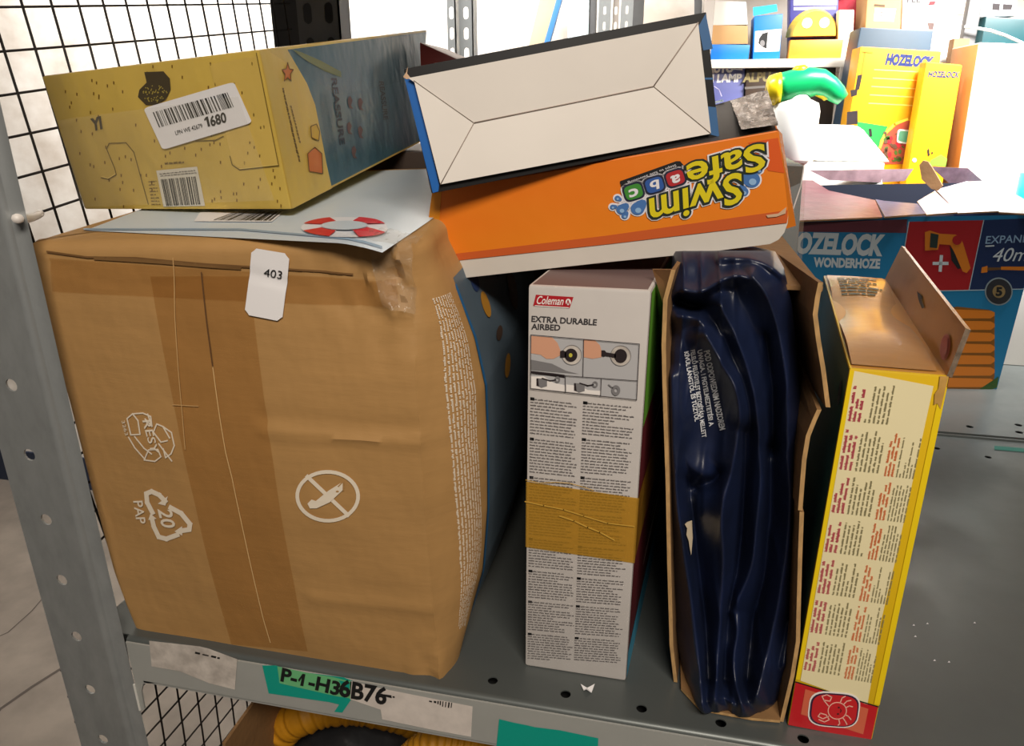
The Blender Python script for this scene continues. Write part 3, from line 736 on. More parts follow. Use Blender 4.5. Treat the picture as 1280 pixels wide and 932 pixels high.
# vinyl: one crumpled sheet with vertical folds
L_ = lambda P: curve([(y, x) for x, y in P])
vl = L_([(841, 312), (838, 350), (836, 380), (838, 420), (835, 480), (836, 560), (838, 640), (840, 720), (846, 800), (856, 850), (866, 878), (876, 893)])
vr = L_([(968, 312), (980, 335), (990, 380), (998, 450), (1003, 520), (1004, 600), (1002, 680), (998, 760), (990, 830), (970, 880), (945, 899)])
ridges = [  # line, width px, height mm (positive comes forward)
    ([(838, 470), (840, 560), (848, 640), (856, 700), (866, 760), (874, 820), (878, 888)], 11, 26),
    ([(882, 418), (893, 436), (902, 455), (917, 478), (924, 500), (925, 530), (921, 560), (914, 590), (906, 618), (902, 650), (905, 700), (902, 760), (898, 820), (893, 875)], 11, 30),
    ([(900, 380), (915, 410), (932, 450), (945, 500), (950, 560), (952, 600), (948, 640), (944, 680), (938, 715), (920, 752), (914, 765)], 10, 25),
    ([(916, 762), (924, 790), (915, 820), (918, 850), (930, 890)], 10, 22),
    ([(940, 345), (958, 365), (970, 400), (980, 450), (985, 500), (984, 560), (988, 620), (982, 700), (972, 760), (958, 820), (945, 870)], 12, 24),
    ([(838, 372), (846, 362), (858, 362), (872, 370), (890, 357), (908, 346), (925, 343), (945, 350), (962, 375), (970, 405)], 8, 22),
    ([(846, 395), (866, 392), (878, 400), (886, 420)], 9, 20),
    ([(905, 322), (935, 322), (962, 332), (978, 345)], 7, 14),
    ([(842, 440), (838, 500), (850, 560), (866, 590), (886, 597), (906, 588), (912, 560)], 12, 12),
    ([(870, 870), (890, 862), (905, 870), (925, 885)], 7, 18),
    ([(1000, 540), (1000, 640), (994, 740), (980, 830)], 9, 14),
]
valleys = [([(850, 375), (862, 384), (872, 383)], 8, -40), ([(860, 600), (866, 640), (872, 700), (882, 780), (886, 850)], 7, -26), ([(930, 540), (930, 600), (928, 660), (920, 720), (908, 780), (905, 850)], 8, -26),
           ([(962, 560), (962, 640), (955, 720), (940, 780), (935, 850)], 9, -24), ([(870, 610), (880, 600), (895, 605), (900, 590)], 7, -24), ([(958, 420), (966, 480), (966, 560)], 7, -18)]
GU, GV = 110, 300
ys = np.linspace(314, 896, GV + 1); U = np.linspace(0, 1, GU + 1)
PXs = np.array([[vl(y) + (vr(y) - vl(y)) * u for u in U] for y in ys]); PYs = np.repeat(ys[:, None], GU + 1, 1)
def segdist(P, X, Y):
    best = np.full(X.shape, 1e9)
    for (x0, y0), (x1, y1) in zip(P, P[1:]):
        dx, dy = x1 - x0, y1 - y0; t = np.clip(((X - x0) * dx + (Y - y0) * dy) / (dx * dx + dy * dy), 0, 1)
        best = np.minimum(best, np.hypot(X - x0 - t * dx, Y - y0 - t * dy))
    return best
def smooth_line(P, k=5):
    P = np.array(P, float); t = np.r_[0, np.cumsum(np.hypot(*np.diff(P, axis=0).T))]; q = np.linspace(0, t[-1], max(8, int(t[-1] / 6)))
    x, y = np.interp(q, t, P[:, 0]), np.interp(q, t, P[:, 1])
    for _ in range(k): x[1:-1] = (x[:-2] + 2 * x[1:-1] + x[2:]) / 4; y[1:-1] = (y[:-2] + 2 * y[1:-1] + y[2:]) / 4
    return list(zip(x, y))
hh = np.zeros(PXs.shape)
for P, w_, h_ in ridges + valleys:
    d = segdist(smooth_line(P), PXs, PYs); e = np.exp(-(d / (w_ * (1.5 if h_ > 0 else 1.1))) ** 1.2) * h_ * (1.25 if h_ > 0 else 1)
    hh = np.where(h_ > 0, np.maximum(hh, e) if h_ > 0 else hh, hh + e) if h_ > 0 else hh + e
edge = np.minimum(U, 1 - U)[None, :]; hh -= 22 * np.exp(-edge / .035)
hh -= 25 * np.exp(-(PYs - 314) / 14); hh += 42 * np.clip((PYs - 770) / 110, 0, 1) ** 1.5 
hh += 2.5 * np.array([[mnoise.noise(Vector((x * .035, y * .012, 0))) for x in row] for row, y in zip(PXs, ys)])
hh += .35 * np.array([[mnoise.noise(Vector((x * .09, y * .05, 7))) for x in row] for row, y in zip(PXs, ys)])
hh += 4.5 * np.array([[(1 - abs(mnoise.noise(Vector((x * .045 + .6 * math.sin(y * .012), y * .006, 11))))) ** 5 for x in row] for row, y in zip(PXs, ys)])
for _ in range(3):
    hh[1:-1, 1:-1] = (hh[1:-1, 1:-1] * 4 + hh[:-2, 1:-1] + hh[2:, 1:-1] + hh[1:-1, :-2] + hh[1:-1, 2:]) / 8
VB = .622
def vin_depth(x, y):
    j = min(max((y - 314) / (896 - 314) * GV, 0), GV - 1e-3); a, b = vl(y), vr(y); i = min(max((x - a) / (b - a) * GU, 0), GU - 1e-3)
    j0, i0 = int(j), int(i); tj, ti = j - j0, i - i0
    return (hh[j0, i0] * (1 - ti) + hh[j0, i0 + 1] * ti) * (1 - tj) + (hh[j0 + 1, i0] * (1 - ti) + hh[j0 + 1, i0 + 1] * ti) * tj
VP_ = facing(VB)
def vin(x, y, off=0):
    p = facing(VB - vin_depth(x, y) / 1000 - off).at(x, y); return p
v = [facing(VB - hh[j, i] / 1000).at(PXs[j, i], PYs[j, i]) for j in range(GV + 1) for i in range(GU + 1)]
for p in v: p.z = max(p.z, .0055)
nb = len(v); W1 = GU + 1
f = [(j * W1 + i, j * W1 + i + 1, (j + 1) * W1 + i + 1, (j + 1) * W1 + i) for j in range(GV) for i in range(GU)]
rim = [i for i in range(W1)] + [(j * W1 + GU) for j in range(1, GV + 1)] + [GV * W1 + i for i in range(GU - 1, -1, -1)] + [j * W1 for j in range(GV - 1, 0, -1)]
for k in rim:
    p = v[k]; v.append(Vector((lerp(.6, p.x, .092), .90, min(max(p.z, .01), .395))))
for k in range(len(rim)):
    a, b = rim[k], rim[(k + 1) % len(rim)]; f.append((b, a, nb + k, nb + (k + 1) % len(rim)))
f.append(tuple(nb + k for k in range(len(rim))))
VINYL = mat('navy_vinyl', '1a2546', .40, var=.15, vscale=(12, 12, 12), bump=.05, bscale=(120, 120, 120), spec=.6, col2='121a30')
airm = emit('airbed', v, f, VINYL, None, (.09, .62, 0), smooth=True)
props(airm, 'crumpled navy blue vinyl airbed with white warning lettering, folded inside the open carton', 'airbed')
def vtext(s, A, B, H, ref=None):
    vs, fs = glyphs(s, .03, 0, 1.0)
    x0, x1 = min(q.x for q in vs), max(q.x for q in vs); y0, y1 = min(q.y for q in vs), max(q.y for q in vs)
    out = []
    for q in vs:
        a = (q.x - x0) / (x1 - x0); b = (q.y - y0) / (y1 - y0)
        bend = math.sin(a * math.pi) * -4
        out.append(vin(A[0] + (B[0] - A[0]) * a + (H[0] - A[0]) * b + bend * 0, A[1] + (B[1] - A[1]) * a + (H[1] - A[1]) * b, .0011))
    return emit('warning_lettering', out, fs, mat('vinyl_white_ink', 'e2e4e8', .35), airm)
vtext('POD ODPOWIEDNIM NADZOREM', (879.5, 439), (899.5, 538), (887, 437))
vtext('UWAGA. ! FIGYELMEZTETÉS! A', (871.5, 438), (886.5, 533), (879, 436))
vtext('FELELŐ FELÜGYELET BIZTOSÍTÁSA MELLETT', (863, 438), (877.5, 547), (870.5, 436))
vtext('KÍVÜL LÁNGTÓL ÉS TŰZTŐL', (855, 440), (868.5, 527), (862.5, 438))
# torn white patch where the vinyl shows the carton lining
emit('torn_label', [vin(x, y, .006) for x, y in [(865, 650), (859, 652), (856, 655), (859, 660), (858, 668), (861, 676), (862, 684), (864, 694), (866, 672)]], tess([[(865, 650), (859, 652), (856, 655), (859, 660), (858, 668), (861, 676), (862, 684), (864, 694), (866, 672)]]), mat('torn_cream_paper', 'f0dcbc', .7), airm)

# ---------------------------------------------------------------- yellow carton with the crab emblem
YEL = mat('toy_yellow', 'e0b818', .38); CREAM = mat('toy_cream', 'eee2b6', .38, var=.03, vscale=(9, 9, 9)); TRED = mat('toy_red', 'c31f26', .38); TEALD = mat('toy_teal', '2f5a50', .4); KOR = mat('inner_orange', 'c88c3e', .35, var=.2, vscale=(8, 8, 8), bump=.05)
cb0 = [level(.0005).at(984, 906), level(.0005).at(1090, 926)]
ct0 = [facing(.594).at(1062, 460), facing(.594).at(1187, 470)]
cf = [ct0[0], ct0[1], plane3(ct0[0], ct0[1], cb0[0]).at(1090, 926), cb0[0]]
DV = Vector((.043, .36, 0))
crab = thing('carton', 'tall yellow toy carton with opened top and red crab emblem, leaning by the bare deck', 'carton', (.21, .75, 0))
bk = [p + DV for p in cf]
hexa('carton_body', cf, bk, {'front': YEL, 'left': TEALD, 'right': mat('toy_orange', 'd05a1c', .4), 'top': KOR, 'back': TEALD}, crab, bevel=.0018)
CP = plane3(cf[0], cf[1], cf[3])
def cq(u, v): return ((lerp(u, lerp(v, 1062, 984), lerp(v, 1187, 1090))), lerp(u, lerp(v, 460, 906), lerp(v, 470, 926)))
decal('cream_panel', crab, CP, [cq(.05, .006), cq(.86, .03), cq(.84, .50), cq(.82, .68), cq(.84, .76), cq(.86, .905), cq(.06, .872)], CREAM, 1)
rb = decal('red_panel', crab, CP, [cq(.01, .877), cq(.985, .905), cq(.985, .998), cq(.01, .998)], TRED, 1)
decal('red_panel_inset', rb, CP, [cq(.13, .892), cq(.88, .915), cq(.88, .985), cq(.13, .962)], mat('toy_salmon', 'd4674a', .4), 2)
decals('red_panel_line', rb, CP, strokes([[cq(.01, .877), cq(.985, .905)]], 1.5), BLACK, 2)
for q_ in ([cq(0.004, .005), cq(.05, .005), cq(.05, .87), cq(.004, .87)], [cq(.93, .03), cq(.996, .03), cq(.996, .90), cq(.93, .90)]): decal('yellow_border', crab, CP, q_, mat('bright_yellow', 'f0cf1a', .35), 2)
def rrect(q, r=.28, n=6):
    c = [Vector(p) for p in q]; out = []
    for i in range(4):
        p, a, b = c[i], c[i - 1], c[(i + 1) % 4]; s, e = p.lerp(a, r), p.lerp(b, r)
        for k in range(n + 1):
            t = k / n; out.append(tuple(s.lerp(p, t).lerp(p.lerp(e, t), t)))
    return out
em = decal('crab_emblem', crab, CP, rrect([(1013, 861), (1077, 866), (1071, 910), (1008, 905)], .36), WP, 3); em['label'] = 'red rounded crab emblem'
decal('emblem_border', em, CP, rrect([(1014.5, 863), (1075, 867.5), (1069.5, 908.5), (1010, 903.5)], .36), mat('emblem_navy', '3a2440', .4), 4)
decal('emblem_field', em, CP, rrect([(1016.5, 864.5), (1073, 869), (1068, 907), (1012.5, 902)], .36), mat('emblem_red', 'c8242a', .38), 5)
PK = mat('emblem_pink', 'f0b7a6', .4)
cl = [circ(1046, 886, 12, 11, 28)]
decal('crab_outline', em, CP, circ(1046, 886, 12, 11, 30), PK, 6, [circ(1046, 886, 10.8, 9.8, 30)])
decals('crab_outline', em, CP, strokes([[(1035, 880), (1030, 874), (1027, 868), (1033, 866), (1039, 869), (1037, 874), (1030, 873)], [(1035, 893), (1028, 896), (1022, 893), (1025, 889), (1032, 891), (1036, 897), (1030, 900), (1023, 897)],
    [(1050, 875), (1052, 870), (1056, 868)], [(1054, 878), (1058, 874), (1063, 873)], [(1057, 882), (1061, 880), (1065, 881)], [(1056, 891), (1060, 893), (1063, 897)], [(1053, 895), (1056, 899), (1058, 903)], [(1048, 897), (1049, 902), (1047, 904)]], 1.3), PK, 6)
decals('crab_face', em, CP, [circ(1048, 882, 1.3, 1.1, 8), circ(1047, 890, 1.3, 1.1, 8)] + strokes([[(1050, 884), (1051, 886), (1050, 888)]], .9), DG, 6)
# text blocks, turned on their side
PINK = mat('toy_pink_ink', 'b5304e', .45); ORA = mat('toy_orange_ink', 'd2622a', .45); TAUPE = mat('toy_taupe_ink', '8d8562', .5)
def sideblock(u0, u1, v0, v1, hm, sd, big_=True):
    """heading lines then small lines, all reading up the carton's face"""
    q = [cq(u0, v1), cq(u0, v0), cq(u1, v0), cq(u1, v1)]
    fq = quadmap(CP, q, 2); hd = .34
    bars('heading_print', crab, lambda a, b: fq(a, b * hd), lines_of_print(3, (.2, .42), sd, .66, .5), hm, kind='stuff')
    bars('small_print', crab, lambda a, b: fq(a, hd + .04 + b * (1 - hd - .04)), lines_of_print(6, (.08, .25), sd + 50, .5, 1.0), TAUPE, kind='stuff')
for k, (v0, v1) in enumerate(((.02, .135), (.155, .27), (.285, .39), (.405, .50), (.515, .615), (.63, .725), (.735, .83))):
    u = .06 + .0 * k
    sideblock(u, u + .43, v0 + .01, v1 + .01, PINK, 20 + k)
    if k > 0: sideblock(u + .47, u + .80, v0 + .01, v1 + .015, ORA, 40 + k)
# opened top: sunken shiny panel, raised flap with torn edge, badge
top3 = [cf[0], bk[0], bk[1], cf[1]]
hin0, hin1 = cf[1] + Vector((-.002, 0, .0)), bk[1] + Vector((-.002, 0, 0))
f0 = facing(.598).at(1207, 410); f1 = plane3(hin0, hin1, f0).at(1127, 307)
fl = [hin0, hin1, f1, f1.lerp(f0, .5), f0]
th = Vector((.004, 0, -.0012))
v = fl + [p + th for p in fl]
flap = emit('top_flap', v, [(0, 4, 3, 2, 1), (5, 6, 7, 8, 9), (0, 5, 9, 4), (1, 2, 7, 6), (2, 3, 8, 7), (3, 4, 9, 8), (0, 1, 6, 5)], [KOR, mat('board_edge_grey', '7c6a58', .8, var=.5, vscale=(200, 200, 200)), MATS['toy_red']], crab, fmats=[0, 2, 1, 0, 0, 0, 0])
FPn = plane3(hin0, f0, f1)
decal('badge', flap, FPn, circ(1183, 434, 6.2, 16.5, 24, .12), mat('badge_pink', 'c46a5e', .4), 3)
decal('badge_inner', flap, FPn, circ(1183, 434, 4.6, 14, 24, .12), mat('badge_red', 'b04038', .4), 5)
decal('hang_slot', flap, FPn, [(1147.5, 364), (1151, 367), (1154.5, 371), (1153, 375), (1157, 384), (1154, 386), (1150.5, 378), (1149, 373)], BLACK, 3)
decals('board_edge', crab, CP, [[cq(.90, .0), cq(.985, .0), cq(.975, .09), cq(.93, .075), cq(.9, .08), cq(.885, .05), cq(.91, .035)]], mat('torn_kraft', 'c89a4c', .7, var=.3, vscale=(60, 60, 60)), 3)
slab_pts = [cf[0].lerp(bk[0], .02) + Vector((.002, 0, .0012)), cf[1].lerp(bk[1], .02) + Vector((-.008, 0, .0012)), bk[1] + Vector((-.008, -.01, .0012)), bk[0] + Vector((.002, -.01, .0012))]
def sag(u, v): p = slab_pts[0].lerp(slab_pts[1], u).lerp(slab_pts[3].lerp(slab_pts[2], u), v); return p + Vector((0, 0, -.0 + .004 * math.sin(u * math.pi) * math.sin(v * 3) + .003 * math.sin(v * 9)))
GLOSS = mat('glossy_lid', 'b07a38', .28, var=.15, vscale=(10, 60, 10), bump=.15, bscale=(25, 25, 25), coat=.15)
lid = emit('top_lid', [sag(i / 10, j / 24) for j in range(25) for i in range(11)], [(j * 11 + i, j * 11 + i + 1, (j + 1) * 11 + i + 1, (j + 1) * 11 + i) for j in range(24) for i in range(10)], GLOSS, crab, smooth=True)
bars('lid_print', crab, lambda a, b: sag(.15 + .7 * a, .68 + .26 * b) + Vector((0, 0, .0008)), lines_of_print(7, (.08, .3), 77, .55, .9, False), mat('lid_ink', '4a5a58', .5), kind='stuff')
LP = plane3(cf[0], cf[3], bk[0])
emit('side_hole', [cf[0].lerp(cf[3], .09 + .03 * math.sin(a)) + DV * (.08 + .03 * math.cos(a)) + LP.n * .0006 for a in (2 * math.pi * k / 16 for k in range(16))], [tuple(range(16))], BLACK, crab)
# ---------------------------------------------------------------- yellow carton on top of the brown one
YC = mat('pale_yellow_print', 'cfb052', .42, var=.10, vscale=(7, 7, 7), bump=.05, bscale=(30, 30, 30), broad=.25)
BLUES = mat('shaded_teal_print', '2b5a6a', .35, var=.15, vscale=(6, 6, 6), bump=.1, broad=.3)  # dark teal print, taken darker still for the shade on this side
BROWNI = mat('brown_ink', '5a4220', .5); ORG_ = mat('orange_print', 'c4681f', .45)
yf = [Vector(p) for p in ((-.6587, .6984, .58), (-.3637, .6292, .5969), (-.3532, .6396, .4575), (-.6482, .7088, .4405))]
yb1 = EYE + ray(534, 37) * 1.1; YR0 = plane3(yf[1], yf[2], yb1); yb2 = YR0.at(526, 178)
yb = [yb1 + (yf[0] - yf[1]) * .95, yb1, yb2, yb2 + (yf[3] - yf[2]) * .95]
ybox = thing('carton', 'yellow and blue printed gift carton under clear tape, lying on the big brown carton', 'carton', (-.5, .86, .45))
hexa('carton_body', yf, yb, {'front': YC, 'right': BLUES, 'top': YC, 'back': BLUES}, ybox, bevel=.003)
YP = plane3(yf[0], yf[1], yf[3]); YR = plane3(yf[1], yf[2], yb[1].lerp(yb[2], .5))
yr = lambda t, d: yf[1].lerp(yf[2], t).lerp(yb[1].lerp(yb[2], t), d)
def onside(name, poly, m, lay=1, parent=None):
    return emit(name, [yr(t, d) + YR.n * LAY * lay for t, d in poly], tess([[(t, d) for t, d in poly]]), m, parent or ybox)
onside('yellow_end', [(.004, .004), (.004, .10), (.12, .13), (.25, .165), (.4, .19), (.6, .20), (.8, .21), (.996, .225), (.996, .004)], YC)
onside('leaf_print', [(.02, .12), (.10, .17), (.20, .26), (.26, .34), (.22, .34), (.12, .24), (.05, .16)], mat('olive_print', '5c6a2a', .45), 2)
# small printed figures in plain shapes
stp = []
for k in range(10):
    a = -math.pi / 2 + math.pi * k / 5; rr_ = 1 if k % 2 == 0 else .45; stp.append((358 + 7.5 * rr_ * math.cos(a), 91 + 13 * rr_ * math.sin(a)))
decal('printed_star', ybox, YR, stp, ORG_, 3)
decals('printed_outline', ybox, YR, strokes([stp], .8, True) + strokes([[(383, 192), (392, 184), (401, 192), (402, 217), (385, 214), (383, 192)], [(387, 158), (394, 155), (398, 164), (397, 176), (388, 172), (387, 158)]], .9), BROWNI, 4)
decal('printed_pebble', ybox, YR, [(383, 192), (392, 184), (401, 192), (402, 217), (385, 214)], ORG_, 3); decal('printed_pebble', ybox, YR, [(387, 158), (394, 155), (398, 164), (397, 176), (388, 172)], mat('ochre_yellow_print', 'c9a22c', .45), 3)
text('side_lettering', ybox, 'REASSURE', YR, (413, 98), (424, 181), (420, 98), mat('dark_teal_ink', '132636', .5), 2, bold=.03)
text('side_lettering', ybox, 'REASSURE', YR, (473, 102), (479, 150), (479, 102), MATS['dark_teal_ink'], 2, bold=.02)
fq = quadmap(YR, [(351, 110), (372, 205), (376, 205), (354, 110)], 2); bars('small_print', ybox, fq, lines_of_print(1, (.03, .08), 5, .7, .1), BROWNI, kind='stuff')
fq = quadmap(YR, [(361, 132), (373, 180), (376, 180), (364, 132)], 2); bars('small_print', ybox, fq, lines_of_print(1, (.05, .1), 6, .7, .1), BROWNI, kind='stuff')
fq = quadmap(YR, [(398, 118), (408, 196), (422, 196), (411, 118)], 2); bars('small_print', ybox, fq, lines_of_print(7, (.04, .1), 8, .4, .4), mat('faint_teal_ink', '2c566a', .5), kind='stuff')
for (x, y) in ((437, 128), (450, 130), (436, 160), (450, 165), (442, 190)):
    decal('printed_fish', ybox, YR, [(x, y - 8), (x + 3, y - 3), (x + 1, y + 4), (x + 4, y + 8), (x - 1, y + 7), (x - 3, y + 1), (x - 3, y - 5)], mat('dull_red_print', '54393a', .5), 2)
# specks all over the yellow front
r_ = random.Random(11); sp = []
for _ in range(140):
    x, y = r_.uniform(62, 352), r_.uniform(72, 258)
    if x < 56 + (y - 95) * .31 + 6 or x > 322 + (y - 62) * .21 - 6 or y < 95 - (x - 52) * .122 + 5: continue
    sp.append([(x - .6, y - 2.2), (x + 1.1, y - 1.6), (x + .9, y + 2.2), (x - .5, y + 1.6)])
decals('print_specks', ybox, YP, sp, mat('ochre_ink', '7d5c1a', .5), 1, kind='stuff')
# tuck flaps, a cut line each
FOLD = mat('fold_line', '6f5a1c', .7)
decals('flap_cut', ybox, YP, strokes([[(127, 222), (136, 224), (146, 218), (144, 210), (134, 186), (137, 179), (158, 178), (168, 190), (186, 255)], [(321, 66), (349, 207), (300, 212), (291, 206), (288, 195)], [(245, 176), (270, 175), (280, 170)]], 1.1), FOLD, 2)
decals('flap_edge_light', ybox, YP, strokes([[(128, 220.5), (136, 222.3), (145, 217)], [(300, 210.8), (348, 205.5)]], .9), mat('fold_light', 'e6cc72', .5), 2)
decals('flap_front', ybox, YP, [[(321.5, 70), (349, 206), (301, 211), (292, 205), (289, 195), (262, 80)]], mat('pale_yellow_flap', 'd4b45a', .42, broad=.2, bump=.05), 1)
decal('printed_pot', ybox, YP, [(181, 90), (205, 89), (213, 98), (214, 112), (208, 124), (196, 131), (183, 131), (173, 121), (175, 112), (184, 103)], mat('pot_print', '463c28', .45), 2)
gl_ = []
for _ in range(60):
    a, q_ = r_.uniform(0, 6.28), r_.random() ** .5
    x, y = 194 + 16 * q_ * math.cos(a), 117 + 11 * q_ * math.sin(a); gl_.append([(x - .9, y), (x, y - .9), (x + .9, y), (x, y + .9)])
decals('pot_glitter', ybox, YP, gl_, mat('glitter_print', 'b7a64a', .4), 3, kind='stuff')
text('lettering', ybox, 'YI', YP, (117, 163), (128, 160), (115, 149), mat('dark_ochre_ink', '3a3020', .5), 2, bold=.05)
bl = decal('barcode_panel', ybox, YP, [(196, 213), (247, 208), (257, 257), (205, 258)], mat('barcode_white', 'd5cfc0', .45), 2)
barcode('barcode', bl, quadmap(YP, [(202, 224), (247, 220), (253, 255), (209, 257)], 3), BLACK, 26)
bars('small_print', bl, quadmap(YP, [(200, 216), (246, 211), (247, 217), (202, 221)], 3), lines_of_print(2, (.05, .1), 4, .5, .1), INK, kind='stuff')
bars('small_print', ybox, quadmap(YP, [(186, 225), (196, 224), (202, 257), (190, 257)], 2), lines_of_print(8, (.2, .5), 14, .4, .4), BROWNI, kind='stuff')
bars('small_print', ybox, quadmap(YP, [(206, 202), (233, 200), (234, 204), (207, 206)], 2), lines_of_print(1, (.08, .2), 15, .7, .1), BROWNI, kind='stuff')
lp = decal('shipping_label', ybox, YP, rrect([(181, 135), (294, 102), (317, 153), (205, 187)], .07), PAPER, 5); lp['label'] = 'white barcode label numbered 1680'
barcode('barcode', lp, quadmap(YP, [(193, 140), (287, 115), (295, 133), (201, 159)], 6), BLACK, 34)
decals('label_number', lp, YP, [[(257.2, 148.6), (259.6, 145.6), (262, 145), (264.8, 157.2), (262, 158), (259.9, 149.2), (257.8, 151)]], BLACK, 6)
text('label_number', lp, '680', YP, (266.5, 157.5), (285.5, 152), (264, 145.5), BLACK, 6, bold=.03)
text('label_number', lp, 'LPN WE 42679', YP, (222, 168.5), (255.5, 159), (220.6, 163.5), BLACK, 6, bold=.01)
# clear tape over it, crinkled
def grid_sheet(name, c, m, parent, nu=30, nv=10, amp=.0012, lift=.0016, nrm=None, sc=40, kind=None):
    c = [Vector(p) for p in c]; v = []
    if nrm is None:
        nrm = (c[1] - c[0]).cross(c[3] - c[0]).normalized()
        if nrm.dot(EYE - c[0]) < 0: nrm = -nrm
    for j in range(nv + 1):
        for i in range(nu + 1):
            p = c[0].lerp(c[1], i / nu).lerp(c[3].lerp(c[2], i / nu), j / nv); v.append(p + nrm * (lift + amp * abs(mnoise.noise(p * sc))))
    return emit(name, v, [(j * (nu + 1) + i, j * (nu + 1) + i + 1, (j + 1) * (nu + 1) + i + 1, (j + 1) * (nu + 1) + i) for j in range(nv) for i in range(nu)], m, parent, smooth=True, kind=kind)
up_ = Vector((0, 0, .0015))
tt = grid_sheet('packing_tape', [yb[0] + up_, yb[1] + up_, yf[1] + up_, yf[0] + up_], TAPEB, ybox, 40, 14, .002, .001); tt['label'] = 'clear tape sheet over the top'
t2 = grid_sheet('packing_tape', [YP.at(75, 150, .0021), YP.at(300, 120, .0021), YP.at(345, 250, .0021), YP.at(104, 258, .0021)], mat('thin_clear_tape', 'e9e0cc', .2, bump=.5, bscale=(45, 45, 45), trans=.9), ybox, 30, 14, .0006, 0, sc=60); t2['label'] = 'clear tape sheet on the front'
t3 = grid_sheet('packing_tape', [yr(.0, .02), yr(.0, .98), yr(.42, .98), yr(.38, .3)], mat('side_clear_tape', '8f9aa0', .15, bump=.25, bscale=(30, 30, 30), trans=.92), ybox, 30, 12, .0015, .0012); t3['label'] = 'clear tape sheet on the blue side'

# ---------------------------------------------------------------- orange box, upside down
ORA_F = mat('orange_card', 'e87618', .4, var=.12, vscale=(3, 3, 8), bump=.04, bscale=(20, 20, 20), broad=.1, col2='e5821a')
ORA_D = mat('deep_orange_card', 'c65a26', .42); GREYW = mat('off_white_card', 'cfc8bf', .5, bump=.05, broad=.1)
p1, p2 = facing(.65), facing(.662)
oTL, oTR = p1.at(541, 238), p2.at(973, 163); oFL, oFR = p1.at(530, 318), p2.at(985, 268)
oP = plane3(oTL, oTR, oFL.lerp(oFR, .5)); oFL, oFR = oP.at(530, 318), oP.at(985, 268)
oBTL, oBTR = Vector((-.235, .85, .474)), Vector((.088, .84, .566))
oBBR, oBBL = Vector((.10, .84, .452)), Vector((-.235, .85, .410))
oRB, oLB = oP.at(985, 283), oP.at(533, 335)
orange = thing('carton', 'orange and white swim toy carton lying upside down across the standing cartons', 'carton', (-.06, .74, .44))
hexa('carton_body', [oTL, oTR, oFR, oFL], [oBTL, oBTR, oBBR, oBBL], {'front': ORA_F, 'top': mat('dark_card', '45403e', .5), 'right': mat('orange_side', 'c9701c', .45)}, orange, bevel=.0015)
# tuck flap folded down over the front, rounded corners
fl2d = [(530, 319), (985, 269), (984, 279), (980, 290), (973, 299), (962, 304.5), (880, 315), (760, 327), (650, 339), (556, 349.5), (547, 347), (541, 340), (535, 330)]
fv = [oP.at(x, y, .0016) for x, y in fl2d] + [oP.at(x, y, -.002) for x, y in fl2d]; k = len(fl2d)
tk = emit('tuck_flap', fv, [tuple(range(k)), tuple(reversed(range(k, 2 * k)))] + [(i, (i + 1) % k, k + (i + 1) % k, k + i) for i in range(k)], GREYW, orange)
decals('front_print', orange, oP, [[(541, 240), (973, 164), (985, 268), (983, 278), (760, 304.5), (534, 329), (530.5, 318)]], ORA_F, 6)
decals('front_band', orange, oP, [[(532, 321), (757, 294), (984, 262), (983, 278), (760, 304.5), (534, 329)]], ORA_D, 7)
decals('yellow_band', orange, oP, [[(541, 241), (553, 239), (551, 262), (549, 300), (552, 326), (534, 328), (530.5, 318)]], mat('amber_card', 'dc8a14', .42), 8)
decal('orange_facet', orange, oP, [(935, 178), (972, 172), (980, 216), (960, 213)], mat('facet_orange', 'd8581a', .42), 7)
for q_ in ([(530, 316), (549, 313), (549, 316.5), (540, 320.5), (531, 320)], [(957, 268), (972, 266), (982, 258), (981, 266), (970, 270), (959, 271)]):
    decal('torn_edge', orange, oP, q_, mat('torn_pale', 'c9a889', .75), 10)
dd = [oP.at(972, 161), oP.at(977, 168), oP.at(995, 285), oP.at(984, 287)]
sd = [dd[0], dd[1] + Vector((.002, .012, 0)), dd[2] + Vector((.002, .014, 0)), dd[3] + Vector((0, .006, 0))]
emit('side_flap', sd + [p + Vector((-.001, .003, 0)) for p in sd], [(0, 1, 2, 3), (7, 6, 5, 4), (0, 4, 5, 1), (1, 5, 6, 2), (2, 6, 7, 3), (3, 7, 4, 0)], mat('orange_side', 'c9701c', .45), orange)
# logo: lettering upside down with white and dark outlines
DKG = mat('logo_dark', '1d2a22', .45); LY = mat('logo_yellow', 'd9c81a', .4); LW = mat('logo_white', 'e3e0e6', .45)
for s_, A, B, H in (('Safe', (953, 178), (858, 205), (955, 210)), ('Swim', (925, 214), (812, 248), (926, 251))):
    text('logo_outline', orange, s_, oP, A, B, H, LW, 9, bold=.105)
    text('logo_outline', orange, s_, oP, A, B, H, DKG, 11 if s_ == 'Safe' else 12, bold=.068)
    text('logo_lettering', orange, s_, oP, A, B, H, LY, 13, bold=.018)
bt = decal('logo_tag', orange, oP, [(776, 230), (775, 226), (845, 201), (850, 201), (856, 208), (854, 214), (838, 216), (806, 228), (778, 238)], BLACK, 9)
text('tag_lettering', bt, 'Steps to Safe Swimming', oP, (844, 204), (784, 226), (845.5, 207.5), LW, 10, bold=.0)
def sq(cx_, cy_, w, h, a): c, s = math.cos(a), math.sin(a); return [(cx_ + x * c - y * s, cy_ + x * s + y * c) for x, y in ((-w, -h), (w, -h), (w, h), (-w, h))]
